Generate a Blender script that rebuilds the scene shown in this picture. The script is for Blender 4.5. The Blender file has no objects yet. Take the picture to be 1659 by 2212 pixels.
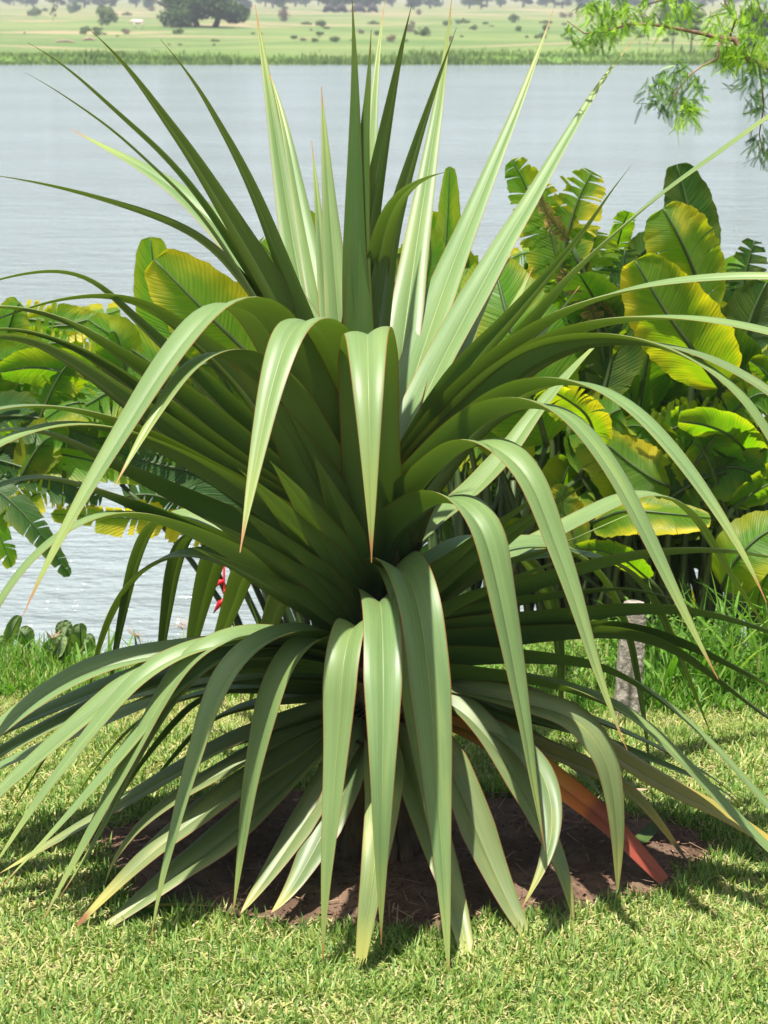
import bpy, math, random
import numpy as np
from mathutils import Vector, Matrix
R = math.radians
scene = bpy.context.scene
col = scene.collection

# ------------------------------------------------------------------ camera
CAMZ, FOV = 1.6, R(28)
FPX = 1106 / math.tan(R(14))                     # measuring grid 1659 x 2212
PITCH = math.atan(1096 / FPX)
cam_d = bpy.data.cameras.new('camera')
cam_d.sensor_fit = 'VERTICAL'; cam_d.sensor_height = 36; cam_d.angle = FOV
cam_d.clip_start = .05; cam_d.clip_end = 5000
cam_d.dof.use_dof = True; cam_d.dof.focus_distance = 3.75; cam_d.dof.aperture_fstop = 14
cam = bpy.data.objects.new('camera', cam_d); col.objects.link(cam)
cam.location = (0, 0, CAMZ); cam.rotation_euler = (R(90) - PITCH, 0, 0)
scene.camera = cam

# ------------------------------------------------------------------ sun, sky, exposure
SUN = Vector((-.14, -.27, .93)).normalized()
elev = math.asin(SUN.z); azim = math.atan2(SUN.x, SUN.y)
world = bpy.data.worlds.new('World'); scene.world = world; world.use_nodes = True
wn = world.node_tree; wn.nodes.clear()
sky = wn.nodes.new('ShaderNodeTexSky'); sky.sky_type = 'NISHITA'; sky.sun_disc = False
sky.sun_elevation = elev; sky.sun_rotation = azim; sky.dust_density = 3.0; sky.air_density = 1.0; sky.altitude = 0
bg = wn.nodes.new('ShaderNodeBackground'); bg.inputs['Strength'].default_value = .075
wo = wn.nodes.new('ShaderNodeOutputWorld')
wn.links.new(sky.outputs[0], bg.inputs[0]); wn.links.new(bg.outputs[0], wo.inputs[0])
sd = bpy.data.lights.new('sun', 'SUN'); sd.energy = 5; sd.angle = R(.55); sd.color = (1, .95, .87)
so = bpy.data.objects.new('sun', sd); col.objects.link(so)
so.rotation_euler = (-SUN).to_track_quat('-Z', 'Y').to_euler(); so.location = (-2, -4, 9)
scene.view_settings.view_transform = 'Standard'; scene.view_settings.look = 'None'
scene.view_settings.exposure = 1.1; scene.view_settings.gamma = 1
scene.cycles.max_bounces = 8; scene.cycles.transparent_max_bounces = 12
scene.cycles.volume_bounces = 0

# ------------------------------------------------------------------ helpers
def ray(x, y):
    u = (x - 829.5) / FPX; v = (1106 - y) / FPX
    return Vector((u, math.cos(PITCH) + v * math.sin(PITCH), -math.sin(PITCH) + v * math.cos(PITCH)))
def at(x, y, Y):                                  # point at world distance Y
    r = ray(x, y); t = Y / r.y
    return Vector((r.x * t, Y, CAMZ + r.z * t))
def gnd(x, y, z=0.):
    r = ray(x, y); t = (z - CAMZ) / r.z
    return Vector((r.x * t, r.y * t, z))
def nz(v): return v / (np.linalg.norm(v) + 1e-12)

class MB:
    def __init__(s): s.v = []; s.f = []; s.uv = []; s.c = []; s.m = []
    def grid(s, P, UV, c=None, m=0):              # P (n,k,3)
        n, k = P.shape[:2]; b = len(s.v)
        s.v.extend(P.reshape(-1, 3).tolist()); U = UV.reshape(-1, 2).tolist()
        s.uv.extend(U); s.c.extend([c if c is not None else .5] * (n * k))
        for i in range(n - 1):
            for j in range(k - 1):
                a = b + i * k + j
                s.f.append((a, a + 1, a + k + 1, a + k)); s.m.append(m)
    def tube(s, pts, rad, seg=8, m=0, caps=True, c=.5, rough=0, rnd=None):
        pts = [np.array(p, float) for p in pts]; n = len(pts); b = len(s.v)
        if not hasattr(rad, '__len__'): rad = [rad] * n
        ref = np.array([.3, .2, 1.]) if abs(nz(pts[-1] - pts[0])[2]) < .8 else np.array([1., .1, 0])
        for i in range(n):
            t = nz(pts[min(i + 1, n - 1)] - pts[max(i - 1, 0)])
            a = nz(np.cross(ref, t)); d = np.cross(t, a)
            for k in range(seg):
                an = 2 * math.pi * k / seg
                r = rad[i] * (1 + (rnd.uniform(-rough, rough) if rnd else 0))
                s.v.append((pts[i] + r * (a * math.cos(an) + d * math.sin(an))).tolist())
                s.uv.append((k / seg, i / (n - 1))); s.c.append(c)
        for i in range(n - 1):
            for k in range(seg):
                k2 = (k + 1) % seg
                s.f.append((b + i * seg + k, b + i * seg + k2, b + (i + 1) * seg + k2, b + (i + 1) * seg + k)); s.m.append(m)
        if caps:
            s.f.append(tuple(b + k for k in reversed(range(seg)))); s.m.append(m)
            s.f.append(tuple(b + (n - 1) * seg + k for k in range(seg))); s.m.append(m)
    def face(s, pts, uv=None, c=.5, m=0):
        b = len(s.v)
        for i, p in enumerate(pts):
            s.v.append(tuple(p)); s.uv.append(uv[i] if uv else (0, 0)); s.c.append(c)
        s.f.append(tuple(range(b, b + len(pts)))); s.m.append(m)
    def build(s, name, mats, parent=None, smooth=True, org=None):
        me = bpy.data.meshes.new(name)
        v = s.v
        if org is not None:
            v = [(p[0] - org[0], p[1] - org[1], p[2] - org[2]) for p in s.v]
        me.from_pydata(v, [], s.f)
        li = np.empty(len(me.loops), np.int32); me.loops.foreach_get('vertex_index', li)
        uvl = me.uv_layers.new(name='UVMap'); uvl.data.foreach_set('uv', np.array(s.uv, np.float32)[li].ravel())
        at_ = me.attributes.new('tint', 'FLOAT', 'POINT'); at_.data.foreach_set('value', np.array(s.c, np.float32))
        if not isinstance(mats, (list, tuple)): mats = [mats]
        for m in mats: me.materials.append(m)
        me.polygons.foreach_set('material_index', np.array(s.m, np.int32))
        me.polygons.foreach_set('use_smooth', np.full(len(me.polygons), smooth))
        me.update()
        o = bpy.data.objects.new(name, me); col.objects.link(o)
        if org is not None: o.location = org
        if parent is not None: o.parent = parent
        return o
def fast_mesh(name, V, F, tint, mat, uv=None, smooth=False, parent=None, mats=None, mi=None):
    me = bpy.data.meshes.new(name)
    k = F.shape[1]; me.vertices.add(len(V)); me.vertices.foreach_set('co', V.astype(np.float32).ravel())
    me.loops.add(F.size); me.loops.foreach_set('vertex_index', F.astype(np.int32).ravel())
    me.polygons.add(len(F)); me.polygons.foreach_set('loop_start', (np.arange(len(F)) * k).astype(np.int32))
    me.polygons.foreach_set('loop_total', np.full(len(F), k, np.int32))
    a = me.attributes.new('tint', 'FLOAT', 'POINT'); a.data.foreach_set('value', tint.astype(np.float32))
    if uv is not None:
        l = me.uv_layers.new(name='UVMap'); l.data.foreach_set('uv', uv[F.ravel()].astype(np.float32).ravel())
    me.materials.append(mat)
    me.polygons.foreach_set('use_smooth', np.full(len(F), smooth))
    me.update(calc_edges=True); me.validate()
    o = bpy.data.objects.new(name, me); col.objects.link(o)
    if parent is not None: o.parent = parent
    return o
def empty(name, loc, label, cat, group=None):
    o = bpy.data.objects.new(name, None); o.empty_display_size = .1; col.objects.link(o); o.location = loc
    tag(o, label, cat, group); return o
def tag(o, label=None, cat=None, group=None, kind=None):
    if label: o['label'] = label
    if cat: o['category'] = cat
    if group: o['group'] = group
    if kind: o['kind'] = kind
    return o
def adopt(o, par):                                # o has world coords; parent sits at par.location
    o.parent = par; o.matrix_parent_inverse = Matrix.Translation(-Vector(par.location))

# ------------------------------------------------------------------ material kit
class NT:
    def __init__(s, name):
        s.mat = bpy.data.materials.new(name); s.mat.use_nodes = True
        s.t = s.mat.node_tree; s.t.nodes.clear(); s.out = s.n('OutputMaterial')
    def n(s, typ, **kw):
        o = s.t.nodes.new('ShaderNode' + typ)
        for k, v in kw.items(): setattr(o, k, v)
        return o
    def l(s, a, b): s.t.links.new(a, b)
    def setin(s, node, name, v):
        i = node.inputs[name]
        if hasattr(v, 'is_output') or isinstance(v, bpy.types.NodeSocket): s.l(v, i)
        else: i.default_value = v
    def math(s, op, a, b=0., c=None, clamp=False):
        o = s.n('Math', operation=op); o.use_clamp = clamp
        s.setin(o, 0, a); s.setin(o, 1, b)
        if c is not None: s.setin(o, 2, c)
        return o.outputs[0]
    def ramp(s, f, stops):
        o = s.n('ValToRGB'); cr = o.color_ramp
        while len(cr.elements) < len(stops): cr.elements.new(.5)
        for e, (p, c) in zip(cr.elements, stops):
            e.position = p; e.color = (c[0], c[1], c[2], 1) if hasattr(c, '__len__') else (c, c, c, 1)
        s.l(f, o.inputs[0]); return o.outputs[0]
    def mix(s, f, a, b):
        o = s.n('Mix', data_type='RGBA'); s.setin(o, 0, f)
        for i, v in ((6, a), (7, b)):
            if isinstance(v, tuple): v = (v[0], v[1], v[2], 1)
            s.setin(o, i, v)
        return o.outputs[2]
    def noise(s, vec, scale, detail=3, rough=.5, out=0):
        o = s.n('TexNoise'); o.inputs['Scale'].default_value = scale
        o.inputs['Detail'].default_value = detail; o.inputs['Roughness'].default_value = rough
        if vec is not None: s.l(vec, o.inputs['Vector'])
        return o.outputs[out]
    def mapping(s, vec, scale=(1, 1, 1), loc=(0, 0, 0)):
        o = s.n('Mapping'); o.inputs['Scale'].default_value = scale; s.setin(o, 'Location', loc)
        s.l(vec, o.inputs[0]); return o.outputs[0]
    def smooth(s, v, a, b):
        o = s.n('MapRange'); o.interpolation_type = 'SMOOTHSTEP'
        s.setin(o, 0, v); o.inputs[1].default_value = a; o.inputs[2].default_value = b
        return o.outputs[0]
    def bump(s, h, strength=.3, dist=.01):
        o = s.n('Bump'); o.inputs['Strength'].default_value = strength; o.inputs['Distance'].default_value = dist
        s.l(h, o.inputs['Height']); return o.outputs[0]
    def surf(s, color, rough=.6, spec=.5, normal=None, trans=0, tcol=None, coat=0, sheen=0):
        p = s.n('BsdfPrincipled'); s.setin(p, 'Base Color', color if not isinstance(color, tuple) else (*color, 1))
        s.setin(p, 'Roughness', rough); s.setin(p, 'Specular IOR Level', spec)
        if normal is not None: s.l(normal, p.inputs['Normal'])
        if trans:
            t = s.n('BsdfTranslucent'); s.setin(t, 'Color', tcol if not isinstance(tcol, tuple) else (*tcol, 1))
            if normal is not None: s.l(normal, t.inputs['Normal'])
            m = s.n('MixShader'); s.setin(m, 0, trans)
            s.l(p.outputs[0], m.inputs[1]); s.l(t.outputs[0], m.inputs[2]); s.l(m.outputs[0], s.out.inputs[0])
        else: s.l(p.outputs[0], s.out.inputs[0])
        return p

def mat_strap(name, c_lo, c_hi, tipc=(.30, .11, .02), yellow=(.26, .27, .04), tip0=.9, trans=.17, bloom=.15):
    kinds_green = c_lo[1] > c_lo[0]
    t = NT(name); uv = t.n('UVMap').outputs[0]; sep = t.n('SeparateXYZ'); t.l(uv, sep.inputs[0])
    U, V = sep.outputs[0], sep.outputs[1]; rnd = t.n('ObjectInfo').outputs['Random']
    off = t.n('CombineXYZ'); t.l(t.math('MULTIPLY', rnd, 37.), off.inputs[1]); t.l(t.math('MULTIPLY', rnd, 11.), off.inputs[2])
    mp = t.mapping(uv, (26, 1.6, 1), off.outputs[0]); st = t.noise(mp, 1.0, 4, .6)
    mp2 = t.mapping(uv, (2.2, 5, 1), off.outputs[0]); bl = t.noise(mp2, 1.0, 3, .5)
    c = t.mix(t.smooth(t.math('ADD', t.math('MULTIPLY', st, .6), t.math('MULTIPLY', bl, .4)), .35, .65), c_lo, c_hi)
    c = t.mix(t.math('MULTIPLY', t.smooth(bl, .52, .72), .32), c, yellow)
    c = t.mix(t.math('MULTIPLY', rnd, .55), c, t.mix(.5, c, yellow))
    fib = t.noise(t.mapping(uv, (120, 1.3, 1), off.outputs[0]), 1., 3, .6)        # fine parallel fibres
    c = t.mix(t.math('MULTIPLY', t.smooth(fib, .5, .68), .28), c, tuple(x * .45 for x in c_lo))
    scar = t.noise(t.mapping(uv, (6, 60, 1), off.outputs[0]), 1., 3, .6)
    c = t.mix(t.math('MULTIPLY', t.smooth(scar, .73, .76), .55), c, (.20, .15, .06))
    a = t.math('ABSOLUTE', t.math('SUBTRACT', U, .5))
    c = t.mix(t.math('MULTIPLY', t.smooth(a, .022, .006), .3), c, (.28, .32, .10))       # midrib
    mp3 = t.mapping(uv, (3, 26, 1)); sp = t.noise(mp3, 5., 2, .5)
    c = t.mix(t.math('MULTIPLY', t.smooth(sp, .74, .79), .6), c, (.28, .28, .14))       # pale specks
    c = t.mix(t.math('MULTIPLY', t.smooth(sp, .27, .22), .5), c, (.04, .05, .02))
    c = t.mix(t.smooth(V, tip0 - .12, tip0 + .03), c, yellow)
    c = t.mix(t.smooth(t.math('ADD', V, t.math('MULTIPLY', bl, .04)), tip0 + .06, tip0 + .1), c, tipc)
    bk = t.n('NewGeometry').outputs['Backfacing']                       # underside shade painted in as a deeper green, the top has a waxy bloom
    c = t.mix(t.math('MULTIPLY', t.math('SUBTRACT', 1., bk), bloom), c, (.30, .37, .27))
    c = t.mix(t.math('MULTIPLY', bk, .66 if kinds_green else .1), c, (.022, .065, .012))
    e = t.smooth(a, .474, .488)
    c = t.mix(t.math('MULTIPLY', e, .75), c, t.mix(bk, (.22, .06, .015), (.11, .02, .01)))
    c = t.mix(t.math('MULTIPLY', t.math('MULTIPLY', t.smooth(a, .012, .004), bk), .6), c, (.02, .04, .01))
    h = t.math('ADD', t.math('MULTIPLY', st, .5), t.math('MULTIPLY', t.smooth(a, .03, 0), .6))
    nm = t.bump(h, .16, .002)
    r = t.math('ADD', t.math('MULTIPLY', bl, .18), .36)
    tc = t.mix(.6, c, (.24, .40, .01))
    t.surf(c, r, .4, nm, trans, tc)
    return t.mat
M = {}
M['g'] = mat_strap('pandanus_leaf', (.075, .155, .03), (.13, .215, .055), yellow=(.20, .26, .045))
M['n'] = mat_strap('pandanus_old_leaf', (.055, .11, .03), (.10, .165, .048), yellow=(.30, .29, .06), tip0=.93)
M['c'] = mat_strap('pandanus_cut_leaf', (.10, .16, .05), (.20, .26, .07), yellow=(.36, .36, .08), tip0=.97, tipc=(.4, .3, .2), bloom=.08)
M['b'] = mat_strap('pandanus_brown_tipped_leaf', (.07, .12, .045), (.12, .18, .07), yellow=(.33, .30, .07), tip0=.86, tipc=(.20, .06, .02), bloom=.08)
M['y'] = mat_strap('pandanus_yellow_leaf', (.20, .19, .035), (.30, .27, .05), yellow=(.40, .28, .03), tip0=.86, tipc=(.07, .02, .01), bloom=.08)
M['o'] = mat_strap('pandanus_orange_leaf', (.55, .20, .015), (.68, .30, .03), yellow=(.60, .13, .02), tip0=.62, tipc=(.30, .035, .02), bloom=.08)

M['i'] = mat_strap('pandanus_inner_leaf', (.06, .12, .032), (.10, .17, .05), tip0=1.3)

def mat_broad(name, c1, c2, yel, edge=(.22, .07, .02), ymix=.5, trans=.5, tc1=(.26, .62, .004), tc2=(.8, .85, .01), dark=False):
    t = NT(name); uv = t.n('UVMap').outputs[0]; sep = t.n('SeparateXYZ'); t.l(uv, sep.inputs[0])
    U, V = sep.outputs[0], sep.outputs[1]; rnd = t.n('ObjectInfo').outputs['Random']
    a = t.math('ABSOLUTE', t.math('SUBTRACT', U, .5))
    off = t.n('CombineXYZ'); t.l(t.math('MULTIPLY', rnd, 31.), off.inputs[1]); t.l(t.math('MULTIPLY', rnd, 17.), off.inputs[0])
    ph = t.math('SUBTRACT', V, t.math('MULTIPLY', a, .25))       # veins sweep to the tip
    cv = t.n('CombineXYZ'); t.l(t.math('MULTIPLY', ph, 60.), cv.inputs[0]); t.l(t.math('MULTIPLY', U, 2.), cv.inputs[1]); t.l(t.math('MULTIPLY', rnd, 9.), cv.inputs[2])
    vein = t.noise(cv.outputs[0], 1., 2, .5)
    bl = t.noise(t.mapping(uv, (1.5, 1.7, 1), off.outputs[0]), 1., 2, .5)
    c = t.mix(t.smooth(vein, .35, .65), c1, c2)
    yf = t.math('MULTIPLY', t.smooth(t.math('ADD', bl, t.math('MULTIPLY', a, .5)), .55, .85), ymix)
    c = t.mix(yf, c, yel)
    tc = t.mix(t.math('ADD', yf, t.math('MULTIPLY', t.smooth(vein, .4, .62), .18), clamp=True), tc1, tc2)
    mid = t.smooth(a, .022, .008)
    c = t.mix(mid, c, (.20, .26, .05)); tc = t.mix(mid, tc, (.05, .10, .005))
    n2 = t.noise(t.mapping(uv, (9, 14, 1), off.outputs[0]), 1., 4, .6)
    ed = t.smooth(t.math('ADD', a, t.math('MULTIPLY', n2, .14)), .585, .605)
    ed = t.math('MULTIPLY', ed, t.smooth(bl, .42, .5))
    c = t.mix(ed, c, edge); tc = t.mix(ed, tc, tuple(x * .8 for x in edge))
    fine = t.n('TexWave', wave_type='BANDS', bands_direction='X'); fine.inputs['Scale'].default_value = 14; fine.inputs['Distortion'].default_value = 1.2
    fv = t.n('CombineXYZ'); t.l(ph, fv.inputs[0]); t.l(t.math('MULTIPLY', U, .3), fv.inputs[1]); t.l(fv.outputs[0], fine.inputs[0])
    lines = t.smooth(fine.outputs['Fac'], .75, 1.)
    c = t.mix(t.math('MULTIPLY', lines, .16), c, tuple(x * .5 for x in c1)); tc = t.mix(t.math('MULTIPLY', lines, .16), tc, tuple(x * .5 for x in tc1))
    hole = t.noise(t.mapping(uv, (22, 40, 1), off.outputs[0]), 1., 2, .5); spot = t.smooth(hole, .72, .76)
    c = t.mix(spot, c, (.20, .11, .03)); tc = t.mix(spot, tc, (.25, .14, .03))
    nm = t.bump(t.math('ADD', t.math('ADD', vein, t.math('MULTIPLY', lines, -.6)), t.math('MULTIPLY', mid, 1.2)), .6, .004)
    t.surf(c, .45, .35, nm, trans, tc)
    return t.mat
M['h'] = mat_broad('heliconia_leaf', (.055, .155, .008), (.09, .21, .012), (.40, .36, .02), ymix=.55)
M['hy'] = mat_broad('heliconia_yellowing_leaf', (.07, .16, .012), (.11, .20, .02), (.55, .45, .02), ymix=1., tc1=(.36, .66, .005), tc2=(.98, .88, .01))
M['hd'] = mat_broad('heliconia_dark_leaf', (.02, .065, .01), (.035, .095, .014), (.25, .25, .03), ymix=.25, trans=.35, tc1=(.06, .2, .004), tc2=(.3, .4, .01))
M['hb'] = mat_broad('heliconia_brown_leaf', (.16, .13, .03), (.28, .20, .06), (.5, .34, .12), edge=(.4, .22, .12), ymix=.9, trans=.3, tc1=(.3, .25, .03), tc2=(.6, .4, .1))

def mat_simple(name, c1, c2, scale=20, rough=.7, bump=.3, bd=.004, spec=.4, trans=0, tcol=None, detail=5, coord='Object', mscale=(1, 1, 1)):
    t = NT(name); tc = t.n('TexCoord').outputs[coord]
    v = t.mapping(tc, mscale); n = t.noise(v, scale, detail, .6)
    c = t.mix(t.smooth(n, .3, .7), c1, c2)
    t.surf(c, rough, spec, t.bump(n, bump, bd) if bump else None, trans, tcol); return t.mat
M['stem'] = mat_simple('heliconia_stalk', (.018, .045, .012), (.06, .09, .022), 14, .5, mscale=(1, 1, .2))
M['bark'] = mat_simple('pandanus_bark', (.045, .03, .02), (.13, .09, .06), 30, .85, .8, .01, mscale=(1, 1, .35))
M['twig'] = mat_simple('twig_bark', (.13, .07, .045), (.27, .17, .12), 30, .8, .6, .004)
M['post'] = mat_simple('weathered_concrete', (.16, .14, .11), (.40, .36, .30), 38, .9, 1., .012, detail=8)
M['red'] = mat_simple('red_bract', (.42, .008, .02), (.62, .03, .03), 30, .4, .1, trans=.2, tcol=(.7, .02, .02))
M['husk'] = mat_simple('dry_husk', (.28, .14, .07), (.6, .42, .28), 30, .8, .5, trans=.25, tcol=(.6, .4, .25))
def mat_tint(name, stops, rough=.55, trans=.35, tgain=(1.3, 1.5, .5), spec=.4, noise=0):
    t = NT(name); a = t.n('Attribute', attribute_name='tint').outputs['Fac']
    if noise:
        a = t.math('ADD', a, t.math('MULTIPLY', t.math('SUBTRACT', t.noise(t.n('TexCoord').outputs['Object'], noise, 3), .5), .5), clamp=True)
    c = t.ramp(a, stops)
    g = t.n('Mix', data_type='RGBA', blend_type='MULTIPLY'); g.inputs[0].default_value = 1
    t.l(c, g.inputs[6]); g.inputs[7].default_value = (*tgain, 1)
    t.surf(c, rough, spec, None, trans, g.outputs[2]); return t.mat
M['grass'] = mat_tint('lawn_blades', [(0, (.06, .145, .03)), (.35, (.15, .265, .048)), (.62, (.32, .40, .10)), (.8, (.42, .41, .16)), (1, (.52, .44, .25))], tgain=(1.25, 1.35, .5))
M['weed'] = mat_tint('weed_blades', [(0, (.05, .14, .012)), (.5, (.12, .26, .025)), (.8, (.2, .34, .05)), (1, (.36, .30, .14))], trans=.45)
M['feather'] = mat_tint('feathery_leaflets', [(0, (.035, .09, .02)), (.5, (.11, .24, .02)), (1, (.32, .52, .02))], trans=.4)
M['crown'] = mat_tint('far_tree_foliage', [(0, (.018, .045, .014)), (.5, (.04, .085, .02)), (1, (.085, .14, .03))], trans=.25, rough=.8)
M['bush'] = mat_tint('far_bush_foliage', [(0, (.07, .11, .045)), (.5, (.12, .175, .065)), (1, (.19, .24, .10))], trans=.2, rough=.8)
M['drybush'] = mat_tint('dry_bush_twigs', [(0, (.12, .10, .075)), (.5, (.2, .16, .12)), (1, (.3, .22, .17))], trans=.1, rough=.9)
M['reed'] = mat_tint('reed_blades', [(0, (.085, .145, .035)), (.5, (.13, .205, .045)), (1, (.19, .25, .07))], trans=.3, rough=.8)
M['fartrunk'] = mat_simple('far_trunk_bark', (.05, .04, .03), (.12, .09, .07), 3, .9, 0)
M['log'] = mat_simple('bleached_log', (.25, .17, .13), (.45, .33, .27), 2, .9, 0)
M['darklog'] = mat_simple('dark_log', (.02, .02, .02), (.06, .045, .04), 2, .9, 0)
M['whitecow'] = mat_simple('pale_hide', (.55, .42, .36), (.75, .66, .6), 2, .8, 0)
M['darkcow'] = mat_simple('dark_hide', (.015, .013, .012), (.04, .03, .025), 3, .8, 0)
M['earth'] = mat_simple('pink_earth', (.34, .2, .14), (.48, .32, .25), .8, .95, 0)
M['debris'] = mat_tint('dry_debris', [(0, (.06, .03, .02)), (.6, (.17, .085, .05)), (1, (.36, .25, .15))], trans=.05, rough=.9)

# ------------------------------------------------------------------ ground sheet
ng = np.random.default_rng(3)
def hgt(x, y):
    y = np.asarray(y, float); x = np.asarray(x, float)
    z = np.zeros_like(y) + 0 * x
    s = np.clip((y - 4.97 - .10 * np.sin(x * 1.7) - .08 * np.sin(x * 4.1 + 1)) / 2.2, 0, 1); z = -2.2 * s * s * (3 - 2 * s) + z
    f = np.clip((y - 99.5 - .8 * np.sin(x * .13) - .5 * np.sin(x * .37 + 2)) / 4, 0, 1)
    z = z + f * (1.25 + .0057 * np.clip(y - 104, 0, 1e4) + .12 * np.sin(x * .11 + y * .05) + .1 * np.sin(x * .31 - y * .12))
    return z
ys = np.r_[np.linspace(-30, 0, 6), np.linspace(1, 8.5, 40), np.linspace(12, 95, 12), np.linspace(98, 112, 18), np.linspace(118, 400, 50), np.linspace(430, 2600, 12)]
xs = np.r_[np.linspace(-1500, -60, 12), np.linspace(-50, -4, 36), np.linspace(-3.5, 3.5, 29), np.linspace(4, 50, 36), np.linspace(60, 1500, 12)]
XX, YY = np.meshgrid(xs, ys); ZZ = hgt(XX, YY)
b = MB(); b.grid(np.stack([XX, YY, ZZ], -1), np.stack([XX, YY], -1))
t = NT('ground_earth_and_turf'); g = t.n('NewGeometry').outputs['Position']; sp = t.n('SeparateXYZ'); t.l(g, sp.inputs[0])
n1 = t.noise(g, 40, 6, .7); n2 = t.noise(g, 5, 4, .6); n3 = t.noise(g, 300, 3, .6)
near = t.mix(t.smooth(n1, .35, .65), (.14, .15, .055), (.34, .30, .15))
near = t.mix(t.math('MULTIPLY', t.smooth(n3, .5, .7), .6), near, (.45, .36, .2))
near = t.mix(t.math('MULTIPLY', t.smooth(n2, .5, .7), .5), near, (.12, .17, .04))
fm = t.mapping(g, (.022, .065, 1)); f1 = t.noise(fm, 1., 5, .62); f2 = t.noise(t.mapping(g, (.11, .32, 1), (5, 2, 0)), 1., 5, .65)
f3 = t.noise(t.mapping(g, (.9, 1.4, 1)), 1., 4, .7); f4 = t.noise(t.mapping(g, (.04, .16, 1), (31, 17, 0)), 1., 4, .6)
far = t.mix(t.smooth(f1, .38, .62), (.09, .15, .045), (.16, .205, .07))
far = t.mix(t.math('MULTIPLY', t.smooth(f2, .50, .66), .6), far, (.075, .12, .04))
far = t.mix(t.math('MULTIPLY', t.smooth(f3, .45, .7), .35), far, (.20, .215, .11))
pk = t.smooth(t.math('ADD', f4, t.math('MULTIPLY', t.smooth(sp.outputs[1], 160, 330), .09)), .57, .66)
far = t.mix(t.math('MULTIPLY', pk, .75), far, (.34, .24, .16))
far = t.mix(t.smooth(t.math('ADD', sp.outputs[1], t.math('MULTIPLY', f2, 12.)), 124, 112), far, (.11, .19, .04))
c = t.mix(t.smooth(sp.outputs[1], 20, 60), near, far)
bed = t.smooth(sp.outputs[1], 5.25, 6.); bed = t.math('MULTIPLY', bed, t.math('SUBTRACT', 1., t.smooth(sp.outputs[1], 95, 100)))
c = t.mix(bed, c, (.07, .06, .04))
t.surf(c, .95, .1, t.bump(n1, .6, .02))
tag(b.build('ground', t.mat), 'near lawn bank and far grassy field', 'ground', kind='structure')

# soil bed around the trunk
def bed_r(a): return 1 + .05 * np.sin(3 * a + 1) + .035 * np.sin(7 * a) + .025 * np.sin(13 * a + 2) + .015 * np.sin(29 * a)
BX, BY, BA, BB = .02, 3.70, .60, .33
def inbed(x, y, k=1.):
    a = np.arctan2((y - BY) / BB, (x - BX) / BA); r = np.hypot((y - BY) / BB, (x - BX) / BA)
    return r < bed_r(a) * k
NR, NA = 90, 260
rr = np.linspace(0, 1, NR)[:, None]; aa = np.linspace(0, 2 * np.pi, NA)[None]
bx = BX + BA * rr * bed_r(aa) * np.cos(aa); by = BY + BB * rr * bed_r(aa) * np.sin(aa)
def vnoise(x, y, f, seed):
    r = np.random.default_rng(seed); G = r.random((64, 64))
    X = x * f % 64; Y = y * f % 64; i = np.floor(X).astype(int); j = np.floor(Y).astype(int); u = X - i; v = Y - j
    u = u * u * (3 - 2 * u); v = v * v * (3 - 2 * v); i2 = (i + 1) % 64; j2 = (j + 1) % 64
    return (G[i, j] * (1 - u) + G[i2, j] * u) * (1 - v) + (G[i, j2] * (1 - u) + G[i2, j2] * u) * v
bz = .004 + .012 * vnoise(bx, by, 30, 1) * (1 - rr ** 6) + .009 * vnoise(bx, by, 90, 2) * (1 - rr ** 6) + .014 * (1 - rr ** 2)
b = MB(); b.grid(np.stack([bx, by, bz], -1), np.stack([bx, by], -1))
t = NT('bare_soil'); g = t.n('NewGeometry').outputs['Position']
s1 = t.noise(g, 60, 6, .7); s2 = t.noise(g, 9, 4, .6); s3 = t.noise(g, 380, 3, .6)
c = t.mix(t.smooth(s2, .35, .65), (.115, .07, .045), (.205, .135, .09))
c = t.mix(t.math('MULTIPLY', t.smooth(s1, .5, .7), .5), c, (.095, .052, .038))
c = t.mix(t.math('MULTIPLY', t.smooth(s3, .58, .7), .5), c, (.32, .2, .14))
t.surf(c, .95, .15, t.bump(t.math('ADD', s1, t.math('MULTIPLY', s3, .4)), .9, .012))
tag(b.build('soil_bed', t.mat), 'bare reddish brown soil round the trunk', 'soil', kind='structure')
# crumbs, dry bits
def rodbits(n, xf, yf, zf, l0, l1, w, seed, tint=(0, 1)):
    r = np.random.default_rng(seed); x = xf(r, n); y = yf(r, n); k = inbed(x, y, .98)
    return x, y, k, r
r = np.random.default_rng(8); n = 5200
x = BX + r.uniform(-1, 1, n) * BA * 1.1; y = BY + r.uniform(-1, 1, n) * BB * 1.1; k = inbed(x, y, 1.02); x = x[k]; y = y[k]; n = len(x)
zz = .004 + .012 * vnoise(x, y, 30, 1) + .009 * vnoise(x, y, 90, 2) + .002 + .01 * (1 - ((x - BX) / BA) ** 2 - ((y - BY) / BB) ** 2).clip(0, 1)
an = r.uniform(0, 6.28, n); ln = r.uniform(.002, .006, n) * np.where(r.random(n) < .16, 5, 1); w = np.where(ln > .01, .0009, ln * .45)
d = np.stack([np.cos(an), np.sin(an), r.uniform(-.25, .35, n)], 1); q = np.stack([-np.sin(an), np.cos(an), r.uniform(-.4, .4, n)], 1)
P = np.stack([x, y, zz + .002], 1)
V = np.stack([P - d * ln[:, None] - q * w[:, None], P - d * ln[:, None] + q * w[:, None], P + d * ln[:, None] + q * w[:, None], P + d * ln[:, None] - q * w[:, None]], 1).reshape(-1, 3)
F = np.arange(4 * n).reshape(-1, 4); tn = np.repeat(np.where(ln > .01, r.uniform(.5, 1, n), r.uniform(0, .7, n)), 4)
tag(fast_mesh('soil_litter', V, F, tn, M['debris']), 'dry stalks and crumbs scattered on the bare soil', 'litter', kind='stuff')

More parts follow.
